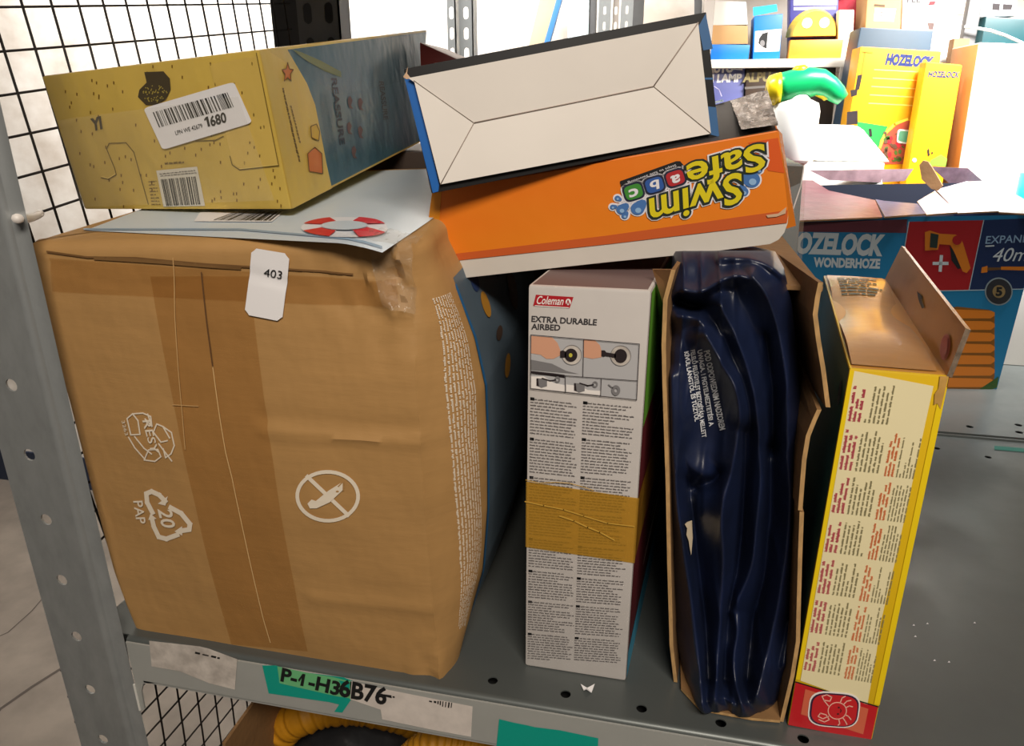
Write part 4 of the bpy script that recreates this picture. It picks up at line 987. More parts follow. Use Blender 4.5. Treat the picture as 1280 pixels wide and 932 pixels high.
for ch, cx_, cy_, m_ in (('a', 844, 222, mat('block_red', 'b02a30', .4)), ('b', 818, 230.5, mat('block_blue', '3158a0', .4)), ('c', 792, 239, mat('block_green', '3f8a35', .4))):
    bk_ = decal('letter_block', orange, oP, rrect(sq(cx_, cy_, 15, 12.5, -.3), .33), LW, 9)
    decal('block_border', bk_, oP, rrect(sq(cx_, cy_, 13.3, 11, -.3), .33), mat('block_navy', '20243c', .45), 10)
    decal('block_field', bk_, oP, rrect(sq(cx_, cy_, 11, 8.8, -.3), .33), m_, 11)
    text('block_letter', bk_, ch, oP, (cx_ + 4.5, cy_ - (7 if ch == 'b' else 5)), (cx_ - 5.5, cy_ - (4 if ch == 'b' else 2)), (cx_ + 5.5, cy_ + (4 if ch == 'b' else 4)), LW, 12, bold=.03)
DRB = mat('drop_blue', '4a74b0', .3); DRL = mat('drop_light', '8fb4da', .3)
def drop(cx_, cy_, r, a, lab=None):
    o_ = []
    for k in range(20):
        t = 2 * math.pi * k / 20; q_ = r * (1 + .75 * max(0, math.cos(t)) ** 5); o_.append((cx_ + q_ * math.cos(t + a), cy_ + .92 * q_ * math.sin(t + a)))
    def sc(f): return [(cx_ + (x - cx_) * f, cy_ + (y - cy_) * f) for x, y in o_]
    g = decal('water_drop', orange, oP, sc(1.0 + 2.2 / r), LW, 8); decal('drop_fill', g, oP, o_, DRB, 10); decal('drop_light', g, oP, circ(cx_ + r * .1, cy_ + r * .25, r * .45, r * .4, 12), DRL, 11)
for a in ((939, 224, 10.5, R(205)), (929, 239, 6, R(250)), (948, 212, 4.5, R(160)), (797, 260, 8.5, R(-50)), (777, 261, 6.5, R(-40)), (781, 269, 4, R(-60)), (766, 258, 3.3, R(-10)), (772, 247, 3.5, R(30))): drop(*a)
# crumpled tape and dark patch on the exposed end of its top
tpts = [facing(.655).at(926, 166), facing(.662).at(972, 161), oBTR + Vector((0, -.02, -.003)), oBTR.lerp(oBTL, .11) + Vector((0, -.02, -.003))]
SIL = mat('silver_tape', 'b9a9a0', .22, metal=.45, var=.55, vscale=(80, 30, 30), bump=.9, bscale=(90, 30, 30), col2='6b5f58')
tc = grid_sheet('packing_tape', [tpts[3], tpts[2], tpts[1], tpts[0]], SIL, orange, 20, 20, .003, .0025, Vector((0, 0, 1)), 70); tc['label'] = 'crumpled shiny tape at the right end'
cs = [oBTR.lerp(oBTL, .13), oBTR.lerp(oBTL, .5)]
emit('blue_print', [cs[0] + Vector((0, -.03, .001)), cs[0] + Vector((0, 0, .003)), cs[1] + Vector((0, 0, .003)), cs[1] + Vector((0, -.03, .001))], [(0, 1, 2, 3)], mat('top_blue', '6fa0c0', .4), orange)

# ---------------------------------------------------------------- white box with folded end, on top
wf = [Vector(p) for p in ((-.2235, .6158, .5751), (.0162, .6756, .6217), (.0348, .6762, .5251), (-.2048, .6164, .4785))]
WD = Vector((-.045, .19, .004))
_wp = plane3(wf[0], wf[1], wf[3]); wf[0] = _wp.at(504.5, 86); wf[1] = _wp.at(883, 15); wf[2] = _wp.at(899, 172)
wbox = thing('carton', 'black and blue edged box showing its folded white end, lying on the orange carton', 'carton', (-.1, .72, .51))
BLK = mat('black_card', '121214', .65); BLU = mat('blue_card', '1d62b0', .4)
WP_ = plane3(wf[0], wf[1], wf[3])
hexa('carton_body', wf, [p + WD for p in wf], {'front': BLK}, wbox, bevel=.001)
P1, P2 = (592.5, 153.5), (816.5, 108)
iTL, iTR, iBR, iBL = (513, 99), (871, 29), (887, 167), (550, 230)
def wflap(name, q, ins, lab=None):
    """card flap; the edge at the fold line dips into the box"""
    v = []; 
    for (x, y) in q: v.append(WP_.at(x, y, 0.0012 if (x, y) in (P1, P2) else .0042))
    v += [p - WP_.n * .0015 for p in v]; n = len(q)
    return emit(name, v, [tuple(range(n)), tuple(reversed(range(n, 2 * n)))] + [(i, (i + 1) % n, n + (i + 1) % n, n + i) for i in range(n)], WHITE, wbox)
FOLDG = mat('fold_shadow', 'a3948a', .8)
# four card flaps that dip towards their meeting lines
wflap('end_flap', [(511, 98), (871, 29.5), P2, P1], 0); wflap('end_flap', [(551, 230), P1, P2, (887, 167)], 0)
wflap('end_flap', [(518, 101), P1, (551, 230)], 0); wflap('end_flap', [(871, 29), (887, 167), P2], 0)
def wline(a, b, w): 
    pa, pb = (WP_.at(a[0], a[1], .0012 if a in (P1, P2) else .0042), WP_.at(b[0], b[1], .0012 if b in (P1, P2) else .0042))
    return pa, pb
for a, b, w in ((P1, P2, .0009), ((551, 230), P1, .0007), ((518, 101), P1, .0004), ((871, 29), P2, .0009), ((887, 167), P2, .0004)):
    pa, pb = wline(a, b, w); pa += WP_.n * .0005; pb += WP_.n * .0005; tube('flap_gap', [pa, pb], w * .6, FOLDG, wbox, n=5)
decals('blue_side_edge', wbox, WP_, [[(505, 95), (512, 99), (519, 103), (549, 231), (548, 239), (541, 241)]], BLU, 1)
for q_ in ([(873, 33), (882, 17), (891, 61), (879, 63)], [(884, 133), (895, 134), (899, 171), (888, 168)], [(881, 97), (891, 97), (891.3, 99.5), (881.2, 99.5)]): decal('blue_side_edge', wbox, WP_, q_, mat('blue_card_dull', '3d6796', .4), 1)
decal('torn_corner', wbox, WP_, [(504, 96), (508, 90), (510, 82), (509, 92), (514, 98), (508, 99)], mat('torn_pale', 'c9a889', .75), 2)

# ---------------------------------------------------------------- hose carton on the far deck
ha = R(10); hd_ = Vector((math.cos(ha), math.sin(ha), 0)); hB = level(.0005).at(1246, 486); hn = Vector((-hd_.y, hd_.x, 0))
HP = Plane(hB, hn)
hTR = HP.at(1305, 268); hTL = HP.at(960, 276); hBL = HP.at(960, 480); hTL = Vector((hBL.x, hBL.y, hTL.z)); hBR = hB.copy()
hBL = hB + hd_ * ((hTL - hB).dot(hd_)); hTL = Vector((hBL.x, hBL.y, .347)); hBL.z = .0005
hTR.z = .357; hBR = Vector((hTR.x, hTR.y, .0005)); hBR = hB
HD = hn * .30 if hn.y > 0 else -hn * .30
HBLUE = mat('hose_blue', '1b6f9c', .38); HRED = mat('hose_red', '96191f', .38); HNAVY = mat('hose_navy', '17284e', .38); HOR = mat('hose_orange', 'c2701c', .4)
hose = thing('hose_carton', 'torn-open blue and red garden hose carton standing on the rear deck', 'carton', (.48, 1.68, 0))
hexa('carton_body', [hTL, hTR, hBR, hBL], [hTL + HD + Vector((0, 0, .03)), hTR + HD + Vector((0, 0, .03)), hBR + HD, hBL + HD], {'front': HBLUE, 'right': HNAVY, 'top': HNAVY, 'back': mat('inside_shade', '10182c', .7)}, hose, bevel=.0, skip=('top',))  # near-black back colour stands for shade inside the open carton
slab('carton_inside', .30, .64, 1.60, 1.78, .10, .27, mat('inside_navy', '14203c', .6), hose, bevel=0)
decal('red_panel', hose, HP, [(1136, 277), (1229, 275), (1211, 362), (1121, 365)], HRED, 1)
decal('navy_panel', hose, HP, [(1229, 275), (1300, 272), (1279, 361), (1211, 362)], HNAVY, 1)
decal('maroon_strip', hose, HP, [(962, 279), (1134, 274), (1133, 291), (962, 289)], mat('hose_maroon', '5c2a36', .4), 1)
decals('white_rule', hose, HP, strokes([[(1229.5, 275), (1211, 362.5)], [(1121, 364.5), (1279, 361)], [(1136, 277), (1121, 365)]], 1.0), mat('rule_white', '9fb2be', .4), 2)
HW = mat('hose_white', 'b8c2c8', .4)
text('brand_lettering', hose, 'HOZELOCK', HP, (979, 315), (1100, 318.5), (981, 291), HW, 2, bold=.055, shear=.12)
text('brand_lettering', hose, 'WONDERHOZE', HP, (1017.5, 333), (1099, 335), (1018, 322), HW, 2, bold=.05)
text('panel_lettering', hose, 'EXPANDS', HP, (1231.5, 304.5), (1294, 302.2), (1233, 295), mat('dull_blue_ink', '7f9cb8', .4), 2, bold=.01)
text('panel_lettering', hose, '40m', HP, (1239.5, 327), (1283, 326), (1243, 310), HW, 2, bold=.0, shear=.2)
decals('panel_rule', hose, HP, strokes([[(1232, 307.5), (1242, 307)]], 1.6), HW, 2)
decals('plus_sign', hose, HP, strokes([[(1167, 329), (1184, 329)], [(1176.5, 320), (1175, 338)]], 4), HW, 2)
nz = decal('nozzle_picture', hose, HP, [(1156, 290), (1162, 288), (1175, 292), (1194, 293), (1200, 296), (1204, 305), (1213, 335), (1208, 341), (1203, 339), (1194, 318), (1188, 306), (1174, 305), (1172, 312), (1156, 313)], HOR, 2)
decal('nozzle_grip', nz, HP, [(1187, 307), (1191, 312), (1201, 335), (1197, 336), (1189, 325)], BLACK, 3); decal('nozzle_grip', nz, HP, [(1163, 291), (1173, 293), (1171, 310), (1162, 309)], mat('nozzle_green_black', '22302c', .4), 3)
decal('nozzle_button', nz, HP, circ(1196, 300, 6, 6, 14), HRED, 3)
decals('hose_picture', hose, HP, [[(1227, 334), (1234, 332), (1234, 340), (1226, 341)], [(1251, 333), (1286, 333), (1285, 338), (1251, 337)]], HOR, 2)
decals('hose_picture', hose, HP, [[(1234, 334), (1251, 334), (1251, 337), (1234, 338)]], mat('hose_brown', '5c4020', .4), 2)
bd = decal('guarantee_badge', hose, HP, circ(1248, 364, 17.5, 17.5, 28), mat('badge_rim', '7d8b93', .4), 3); decal('badge_field', bd, HP, circ(1248, 364, 15.8, 15.8, 28), mat('badge_dark', '2a2b30', .4), 4); decal('badge_centre', bd, HP, circ(1248, 364, 8, 8, 20), mat('badge_gold', '84704a', .4), 5)
text('badge_number', bd, '5', HP, (1244.5, 369), (1251, 369), (1245, 359), BLACK, 6, bold=.05)
hs = decal('hose_stack_picture', hose, HP, [(1190, 384), (1196, 383), (1236, 387), (1243, 392), (1243, 470), (1240, 484), (1222, 486), (1180, 486)], mat('stack_dark', '7a4d14', .4), 2)
for k in range(7):
    y = 385 + k * 14.3; decal('hose_coil_picture', hs, HP, [(1186, y + 1), (1238, y + 1 + (1 if k else 2)), (1243, y + 5), (1243, y + 9), (1238, y + 12.6), (1184, y + 12.6)], HOR, 3)
decal('green_print', hose, HP, [(1222, 487), (1236, 478), (1248, 470), (1246, 484), (1240, 486)], mat('hose_green', '33521f', .4), 3)
# torn top: flaps of printed board at their own tilts
tb = hTL.lerp(hTR, .45) + HD + Vector((0, 0, .035))
HT = plane3(hTL + Vector((0, 0, .002)), hTR + Vector((0, 0, .002)), tb)
def board(name, q, m, lifts=None, parent=hose, pl=None, m2=None, th=.003, tv=None):
    lifts = lifts or [0] * len(q); v = [(pl or HT).at(x, y) + Vector((0, 0, l)) for (x, y), l in zip(q, lifts)]; n = len(q)
    v += [p - (tv or Vector((0, 0, th))) for p in v]
    return emit(name, v, tess([q]) + [tuple(n + i for i in reversed(t)) for t in tess([q])] + [(i, (i + 1) % n, n + (i + 1) % n, n + i) for i in range(n)], [m, m2 or KRAFT_D], parent, fmats=[0] * len(tess([q])) + [1] * (len(tess([q])) + n))
GLM = mat('glossy_maroon', '57242e', .4, var=.3, vscale=(30, 30, 30), coat=.1, spec=.35, bump=.3, bscale=(40, 40, 40)); GLN = mat('glossy_navy', '24385c', .35, var=.3, vscale=(40, 40, 40), coat=.1, bump=.3, bscale=(40, 40, 40)); GLW = mat('glossy_white', '8f8992', .3, coat=.4, bump=.2, bscale=(30, 30, 30)); GLG = mat('glossy_grey', '4a4646', .35, coat=.1)
board('top_flap', [(962, 228), (1014, 224), (1036, 238), (1094, 250), (1103, 271), (962, 277)], GLM)
board('top_flap', [(1094, 250), (1105, 252), (1150, 256), (1160, 268), (1106, 272)], GLN, [.002] * 5)
board('top_flap', [(1146, 254), (1168, 242), (1196, 267), (1158, 269.5)], GLW, [.004, .006, .003, .002])
board('top_flap', [(1169, 241), (1208, 231), (1248, 266), (1197, 268)], GLW, [.007, .008, .004, .003])
board('top_flap', [(1206, 230), (1238, 229), (1302, 262), (1300, 268), (1249, 267)], GLG, [.006, .006, .002, 0, .003])
_bp = Plane(hTR + HD + Vector((0, .004, .03)), HP.n)
board('top_flap', [(1163, 208), (1210, 210), (1234, 231), (1190, 232)], mat('glossy_plum', '5f4c58', .25, coat=.4, var=.4, vscale=(40, 40, 40)), None, hose, _bp, tv=Vector((0, -.003, 0)))
board('top_flap', [(1012, 213), (1142, 211), (1131, 226), (1098, 228), (1036, 225)], mat('glossy_pink_grey', '9a7f86', .22, coat=.5, var=.4, vscale=(30, 30, 30)), None, hose, _bp, tv=Vector((0, -.003, 0)))
up1 = facing(1.70)
kf = [up1.at(x, y) for x, y in ((1149, 206), (1154, 200.5), (1160, 202), (1166, 211), (1178, 232), (1172, 238), (1164, 236), (1152, 224))]
kv = kf + [p + Vector((.003, .004, 0)) for p in kf]
emit('inner_flap', kv, [tuple(range(8)), tuple(reversed(range(8, 16)))] + [(i, (i + 1) % 8, 8 + (i + 1) % 8, 8 + i) for i in range(8)], KRAFT_D, hose)
# ---------------------------------------------------------------- cartons and goods further back
def pxbox(name, label, cat, q, Y, depth, mats, zbot=None, bevel=.003, group=None, parts=False):
    pl = facing(Y); fr = [pl.at(*p) for p in q]
    if zbot is not None:
        fr[2] = fr[1].lerp(fr[2], (fr[1].z - zbot) / (fr[1].z - fr[2].z)); fr[3] = fr[0].lerp(fr[3], (fr[0].z - zbot) / (fr[0].z - fr[3].z))
        lim = lambda a, b: Vector((max(min(b.x, a.x + .03), a.x - .03), b.y, b.z)); fr[2] = lim(fr[1], fr[2]); fr[3] = lim(fr[0], fr[3])
    bk = [p + Vector((0, depth, 0)) for p in fr]
    c = (fr[2] + fr[3] + bk[2] + bk[3]) / 4
    o = thing(name, label, cat, c, group)
    hexa(name.split('_')[-1] + '_body' if name not in ('carton',) else 'carton_body', fr, bk, mats, o, bevel=bevel)
    return o, pl
PW = mat('plain_white_board', 'e8e4de', .5); TAN = mat('tan_board', 'c79a66', .6, var=.12, vscale=(10, 10, 10)); BR = mat('bright_blue_board', '1478d2', .4); DTE = mat('dark_teal_board', '22384a', .45, var=.2, vscale=(10, 10, 10))
# third rack along the wall
LZ = facing(2.25).at(980, 73.5).z; LZ2 = .27
rack3 = thing('shelving_rack', 'pale wall shelving at the back right, full of small cartons', 'shelf', (.9, 2.42, FZ))
LEDGE = mat('pale_ledge', 'd8d0c6', .5)
slab('shelf_board', .05, 2.0, 2.25, 2.58, LZ - .022, LZ, LEDGE, rack3)
slab('shelf_board', .05, 2.0, 2.25, 2.58, LZ2 - .022, LZ2, LEDGE, rack3)
xu = facing(2.252).at(1052, 110).x
slab('shelf_upright', xu - .013, xu + .013, 2.236, 2.249, FZ, LZ - .022, mat('grey_upright', 'a39a92', .5), rack3)
slab('shelf_upright', .055, .08, 2.252, 2.56, FZ, 1.3, MATS['grey_upright'], rack3); slab('shelf_upright', 1.97, 1.995, 2.252, 2.56, FZ, 1.3, MATS['grey_upright'], rack3)
Zs = LZ + .0006
pxbox('carton', 'flat bright blue carton on the back ledge, lowest of three stacked boxes', 'carton', [(880, 55), (938, 56), (936, 70), (880, 70)], 2.28, .2, BR, Zs)
zb = facing(2.28).at(905, 55.5).z
pxbox('carton', 'tan cardboard carton on the flat blue carton at the back', 'carton', [(880, 31), (935, 32), (935, 55), (880, 55)], 2.282, .19, TAN, zb)
zb2 = facing(2.282).at(905, 31.5).z
pxbox('carton', 'blank cream-white carton on top of the tan carton at the back', 'carton', [(882, 0), (933, 2), (935, 32), (882, 31)], 2.284, .18, PW, zb2)
o, pl = pxbox('carton', 'bright blue and white carton with opened lid on the back ledge', 'carton', [(943, 20), (979, 17), (975, 68), (941, 70)], 2.285, .1, {'front': BR, 'top': PW}, Zs)
decal('white_panel', o, pl, [(944, 39), (977, 36), (974, 64), (943, 65)], PAPER, 1); decal('helmet_picture', o, pl, [(949, 48), (953, 42), (960, 40), (958, 61), (952, 58), (948, 54)], BLACK, 2); decals('helmet_picture', o, pl, [circ(953, 54, 3, 4, 10)], MG, 3)
fv = [pl.at(942, 20), pl.at(972, 14), pl.at(972, 4), pl.at(942, 8)]; fv = [fv[0], fv[1], fv[2] + Vector((0, .02, 0)), fv[3] + Vector((0, .02, 0))]
emit('lid_flap', fv + [p + Vector((0, .004, 0)) for p in fv], [(0, 1, 2, 3), (7, 6, 5, 4), (0, 4, 5, 1), (1, 5, 6, 2), (2, 6, 7, 3), (3, 7, 4, 0)], mat('cyan_board', '3fb8e6', .35), o)
# toy pack: purple backing card, yellow dome with two lamps, orange tray
PUR = mat('purple_card', '3b3a86', .4); TY = mat('lamp_toy_yellow', 'e0b43c', .35); OT = mat('orange_tray', 'df8a2a', .4)
o, pl = pxbox('toy_pack', 'purple toy pack holding a round yellow dome above an orange tray', 'toy', [(988, -14), (1049, -14), (1046, 66), (987, 68)], 2.33, .06, PUR, Zs)
c0_ = facing(2.29).at(1017, 45); v = []; f = []
for j in range(9):
    a = math.pi / 2 * j / 8
    for i in range(25):
        b = math.pi * i / 24; r = .066
        v.append((c0_.x - r * math.cos(b), 2.33 - r * .6 * math.sin(b) * math.cos(a), c0_.z - .01 + r * math.sin(b) * math.sin(a) * 1.0 + .0))
dome = [(c0_.x + .068 * math.cos(math.pi * i / 20), c0_.z + (.072 * math.sin(math.pi * i / 20) if True else 0)) for i in range(21)]
dv = [(x, 2.329, z) for x, z in dome] + [(c0_.x + (x - c0_.x) * .8, 2.285, c0_.z + (z - c0_.z) * .85) for x, z in dome]; n = 21
emit('dome', dv, [(i, i + 1, n + i + 1, n + i) for i in range(n - 1)] + [tuple(range(n, 2 * n)), (0, n, 2 * n - 1, n - 1)], TY, o, smooth=False)
for dx in (-.022, .022):
    p = (c0_.x + dx, c0_.z + .032); vv = [(p[0] + .013 * math.cos(t), 2.283, p[1] + .013 * math.sin(t)) for t in (2 * math.pi * k / 16 for k in range(16))]
    emit('lamp_lens', vv + [(x, 2.2895, z) for x, _, z in vv], [tuple(range(16)), tuple(range(31, 15, -1))] + [(i, (i + 1) % 16, 16 + (i + 1) % 16, 16 + i) for i in range(16)], PAPER, o)
tq_ = facing(2.28); a_, b_ = tq_.at(988, 50), tq_.at(1052, 66)
slab('tray', a_.x, b_.x, 2.28, 2.326, Zs, a_.z, OT, o)
decals('card_print', o, pl, [[(992, -2), (1046, -4), (1046, 6), (992, 7)]], PAPER, 1); decals('card_print', o, pl, [[(992, 9), (1045, 8), (1045, 12), (992, 13)]], mat('card_pale', 'b9b3d4', .4), 1)
pxbox('carton', 'slim upright cream carton next to the toy pack at the back', 'carton', [(1049, 12), (1068, 12), (1066, 62), (1047, 62)], 2.285, .04, mat('cream_board', 'e8d9b4', .5), Zs)
# red cloth bag: soft lump
def blob(name, label, cat, c, rx, ry, rz, m, amp=.12, freq=9, zflat=None, n=28, group=None, parent=None, seed=0):
    v = []; f = []
    for j in range(n + 1):
        th_ = math.pi * j / n
        for i in range(2 * n):
            ph = math.pi * i / n; d = Vector((math.sin(th_) * math.cos(ph), math.sin(th_) * math.sin(ph), math.cos(th_)))
            s = 1 + amp * mnoise.noise(d * freq * .3 + Vector((seed, 0, 0))) + amp * .35 * mnoise.noise(d * freq + Vector((0, seed, 0)))
            e = [abs(k) ** .75 * (1 if k > 0 else -1) for k in d]
            p = Vector(c) + Vector((e[0] * rx, e[1] * ry, e[2] * rz)) * s
            if zflat is not None and p.z < zflat: p.z = zflat
            v.append(p)
    for j in range(n):
        for i in range(2 * n): f.append((j * 2 * n + i, j * 2 * n + (i + 1) % (2 * n), (j + 1) * 2 * n + (i + 1) % (2 * n), (j + 1) * 2 * n + i))
    o = emit(name, v, f, m, parent, None if parent else c, smooth=True)
    if label: props(o, label, cat, group)
    return o
p = facing(2.42).at(1070, 30)
blob('cloth_bag', 'crumpled red cloth bag behind the slim cream carton on the back ledge', 'bag', (p.x - .012, 2.47, Zs + .09), .05, .04, .095, mat('red_cloth', 'a8283a', .7), .2, 9, Zs)
o, pl = pxbox('carton', 'brown carton with a white address label on the back shelf', 'carton', [(1085, -12), (1128, -10), (1124, 60), (1080, 60)], 2.30, .2, TAN, Zs)
al = decal('address_label', o, pl, [(1094, 10), (1120, 11), (1117, 27), (1092, 26)], PAPER, 1); decals('label_print', al, pl, strokes([[(1100, 15), (1104, 16)], [(1100, 19), (1102, 20)]], 1.5), mat('pale_red_ink', 'c06a66', .4), 2); decals('label_print', o, pl, [[(1093, 5), (1106, 6), (1106, 9), (1092, 8)]], BROWNI, 1)
o, pl = pxbox('carton', 'white carton with a small red logo and a cup picture at the back', 'carton', [(1129, -12), (1175, -10), (1170, 62), (1126, 60)], 2.31, .18, PW, Zs)
text('carton_lettering', o, 'PLE', pl, (1134, 3), (1150, 3), (1134.5, -3.5), INK, 1, bold=.03)
decal('red_logo', o, pl, [(1162, 2), (1170, 1), (1168, 6), (1160, 7)], RED, 1); decal('cup_picture', o, pl, [(1159, 28), (1168, 29), (1166, 37), (1161, 37)], mat('cup_grey', '6a5450', .5), 1)
pxbox('carton', 'plain white carton at the back, under the pale beige one', 'carton', [(1172, 18), (1213, 19), (1208, 62), (1168, 62)], 2.32, .17, PW, Zs)
zz = facing(2.32).at(1190, 18.4).z
pxbox('carton', 'pale beige carton stacked on the plain white one at the back', 'carton', [(1174, -12), (1215, -10), (1213, 19), (1172, 18)], 2.322, .16, mat('pale_beige_board', 'd8c3ae', .55), zz)
o, pl = pxbox('steel_post', 'dark steel post rising beside the pale cartons at the back right', 'post', [(1216, -20), (1233, -20), (1226, 60), (1208, 60)], 2.2, .03, DARKST, FZ)
pxbox('storage_crate', 'dark teal plastic crate at the far top right', 'crate', [(1233, 20), (1310, 26), (1302, 62), (1226, 58)], 2.30, .2, mat('teal_crate', '1f4f56', .4, var=.2, vscale=(9, 9, 9)), Zs)
zc = facing(2.30).at(1260, 22).z + .004
o, pl = pxbox('appliance', 'white and grey appliance on the teal crate at the far top right', 'appliance', [(1220, -12), (1272, -10), (1270, 17), (1216, 14)], 2.31, .1, mat('appliance_grey', 'b7b9bf', .4), zc)
decals('vent', o, pl, [[(1241, 4), (1250, 5), (1249, 13), (1240, 12)], [(1254, 5), (1266, 6), (1264, 12), (1253, 12)]], DG, 1); decals('white_panel', o, pl, [[(1242, -8), (1268, -6), (1266, 4), (1241, 3)]], PAPER, 1)
sp = facing(2.18)
st_ = tube('plastic_strap', [sp.at(x, y) for x, y in ((1206, 33), (1220, 35), (1238, 38), (1256, 44), (1272, 51), (1300, 64))], .0035, mat('white_strap', 'e8efee', .35), n=8)
props(st_, 'white plastic strap arching before the teal crate at the far right', 'strap')
# under the ledge
o, pl = pxbox('carton', 'lavender-blue lamp carton with white lettering, under the back ledge', 'carton', [(868, 72), (932, 74), (929, 140), (868, 140)], 2.29, .2, mat('lavender_board', '5a5f9a', .4), LZ2)
text('carton_lettering', o, 'AUTO', pl, (884, 91), (916, 90), (885, 80.5), PAPER, 1, bold=.06); text('carton_lettering', o, 'H LAMP', pl, (884, 103), (926, 102), (885, 93.5), PAPER, 1, bold=.05)
decals('price_label', o, pl, [[(918, 69), (930, 70), (928, 88), (917, 87)]], PAPER, 2); decals('carton_rule', o, pl, strokes([[(893, 108), (899, 112), (902, 120)]], 1.2), MATS['card_pale'], 1)
o, pl = pxbox('carton', 'long dark brown carton with gold lettering, under the back ledge', 'carton', [(933, 75), (1046, 74), (1044, 160), (930, 160)], 2.28, .2, mat('black_brown_board', '2b2522', .45, var=.3, vscale=(6, 6, 6), col2='3d2c20'), LZ2)
text('carton_lettering', o, 'ALPU', pl, (929, 102.5), (962, 101), (930, 92), mat('gold_ink', '8f8256', .45), 1, bold=.05)
decals('carton_rule', o, pl, strokes([[(932, 110), (960, 108)]], 3), mat('grey_print', '6a6460', .5), 1)
# dark teal carton, yellow cartons, tall white box
pxbox('carton', 'dark navy carton standing behind the yellow sprayer carton', 'carton', [(1076, 34), (1167, 38), (1174, 160), (1052, 160)], 2.06, .12, DTE, .0006)
HY = mat('sprayer_yellow', 'e6a312', .4, var=.05, vscale=(9, 9, 9)); NB = mat('sprayer_navy_ink', '23305e', .4)
o, pl = pxbox('sprayer_carton', 'large yellow garden sprayer carton with navy lettering and plant picture', 'carton', [(1076, 58), (1177, 64), (1165, 205), (1052, 205)], 1.96, .09, {'front': HY, 'right': mat('sprayer_orange', 'c97a14', .4)}, .0006)
text('brand_lettering', o, 'HOZELOCK', pl, (1107, 80), (1164, 84), (1109, 67.5), NB, 1, bold=.07, shear=.15)
for k in range(5): decals('pale_rule', o, pl, strokes([[(1093 - k * 1.7, 87 + k * 10.5), (1150 - k * 1.5, 90 + k * 10.5)]], 1.4), mat('pale_yellow_rule', 'f0cf6a', .4), 1)
for q_ in ([(1072, 94), (1078, 93), (1074, 112), (1069, 112)], [(1063, 113), (1072, 111), (1071, 119), (1064, 121)], [(1059, 140), (1072, 138), (1072, 155), (1058, 156)]): decal('sprayer_picture', o, pl, q_, DG, 1)
decals('sprayer_picture', o, pl, strokes([[(1081, 66), (1077, 92)], [(1078, 65), (1090, 66)]], 2), mat('dull_gold', '9a7420', .4), 1)
gp = decal('green_panel', o, pl, [(1072, 152), (1110, 158), (1100, 176), (1097, 205), (1066, 205)], mat('panel_green', '2f8f4a', .4), 1)
for q_ in ([(1086, 161), (1089, 161), (1090, 170), (1087, 171)], [(1080, 182), (1094, 184), (1094, 187), (1080, 186)]): decal('panel_mark', gp, pl, q_, DG, 2)
gp2 = decal('garden_picture', o, pl, [(1133, 151), (1137, 151), (1146, 158), (1146, 205), (1100, 205), (1101, 186), (1108, 168), (1120, 157)], mat('picture_terracotta', 'b3523e', .45), 2)
decals('picture_ring', gp2, pl, strokes([[(1097, 205), (1099, 186), (1106, 167), (1118, 155), (1134, 149)]], 3), mat('ring_yellow', 'efd94a', .4), 3)
gq = random.Random(2); pols = {k: [] for k in range(3)}
for _ in range(60):
    x, y = gq.uniform(1106, 1140), gq.uniform(165, 200); w = gq.uniform(1.5, 4)
    pols[gq.randrange(3)].append(circ(x, y, w, w * .7, 7, gq.random() * 3))
for k, m in enumerate((mat('leaf_green', '4a6f2c', .5), mat('flower_red', 'c22c3c', .45), mat('soil_brown', '6a4a36', .6))): decals('garden_picture_detail', gp2, pl, pols[k], m, 4 + k, kind='stuff')
cal = decal('picture_caption', gp2, pl, rrect([(1122, 161), (1142, 163), (1140, 181), (1120, 178)], .2), PAPER, 8); decal('caption_field', cal, pl, rrect([(1124, 163), (1141, 165), (1139, 179), (1122, 176)], .2), mat('caption_green', '5fa888', .4), 9)
o, pl = pxbox('sprayer_carton', 'narrower yellow sprayer carton overlapping the right edge of the large one', 'carton', [(1158, 77), (1203, 81), (1182, 208), (1136, 206)], 1.90, .05, HY, .0006)
text('brand_lettering', o, 'HOZELOCK', pl, (1160, 96), (1198, 97), (1161, 89), NB, 1, bold=.04, shear=.15)
decals('plant_print', o, pl, [[(1163, 200), (1176, 193), (1184, 198), (1182, 208), (1160, 207)]], mat('plant_green', '7fae3c', .4), 1); decals('panel_mark', o, pl, [[(1159, 188), (1161, 184), (1162, 194), (1160, 195)], [(1164, 190), (1166, 190), (1166, 192), (1164, 192)]], DG, 2); decal('round_mark', o, pl, circ(1143, 200, 2.8, 2.8, 12), mat('pale_violet', '9a97c8', .4), 2)
pxbox('carton', 'tall glaring white carton at the right, beside the yellow sprayer cartons', 'carton', [(1224, 53), (1345, 57), (1325, 240), (1196, 232)], 1.90, .17, {'front': PW, 'left': TAN}, .0006)
p = facing(2.0).at(1202, 60)
pxbox('carton', 'narrow brown carton squeezed behind the tall white one', 'carton', [(1193, 48), (1213, 48), (1208, 80), (1190, 80)], 2.16, .04, KRAFT_D, .0006)
p = facing(1.84).at(1276, 222)
tub = lathe('plastic_tub', [(.040, .30), (.046, .34), (.047, p.z + .012), (.044, p.z + .014), (.02, p.z + .014)], p.x + .03, 1.80, mat('turquoise_plastic', '1fa8ac', .35)); tub.location
props(tub, 'turquoise plastic tub low at the right image edge', 'tub')
wb = pxbox('carton', 'low white carton under the turquoise tub at the right edge', 'carton', [(1262, 252), (1345, 256), (1340, 300), (1258, 300)], 1.74, .12, PW, .0006)
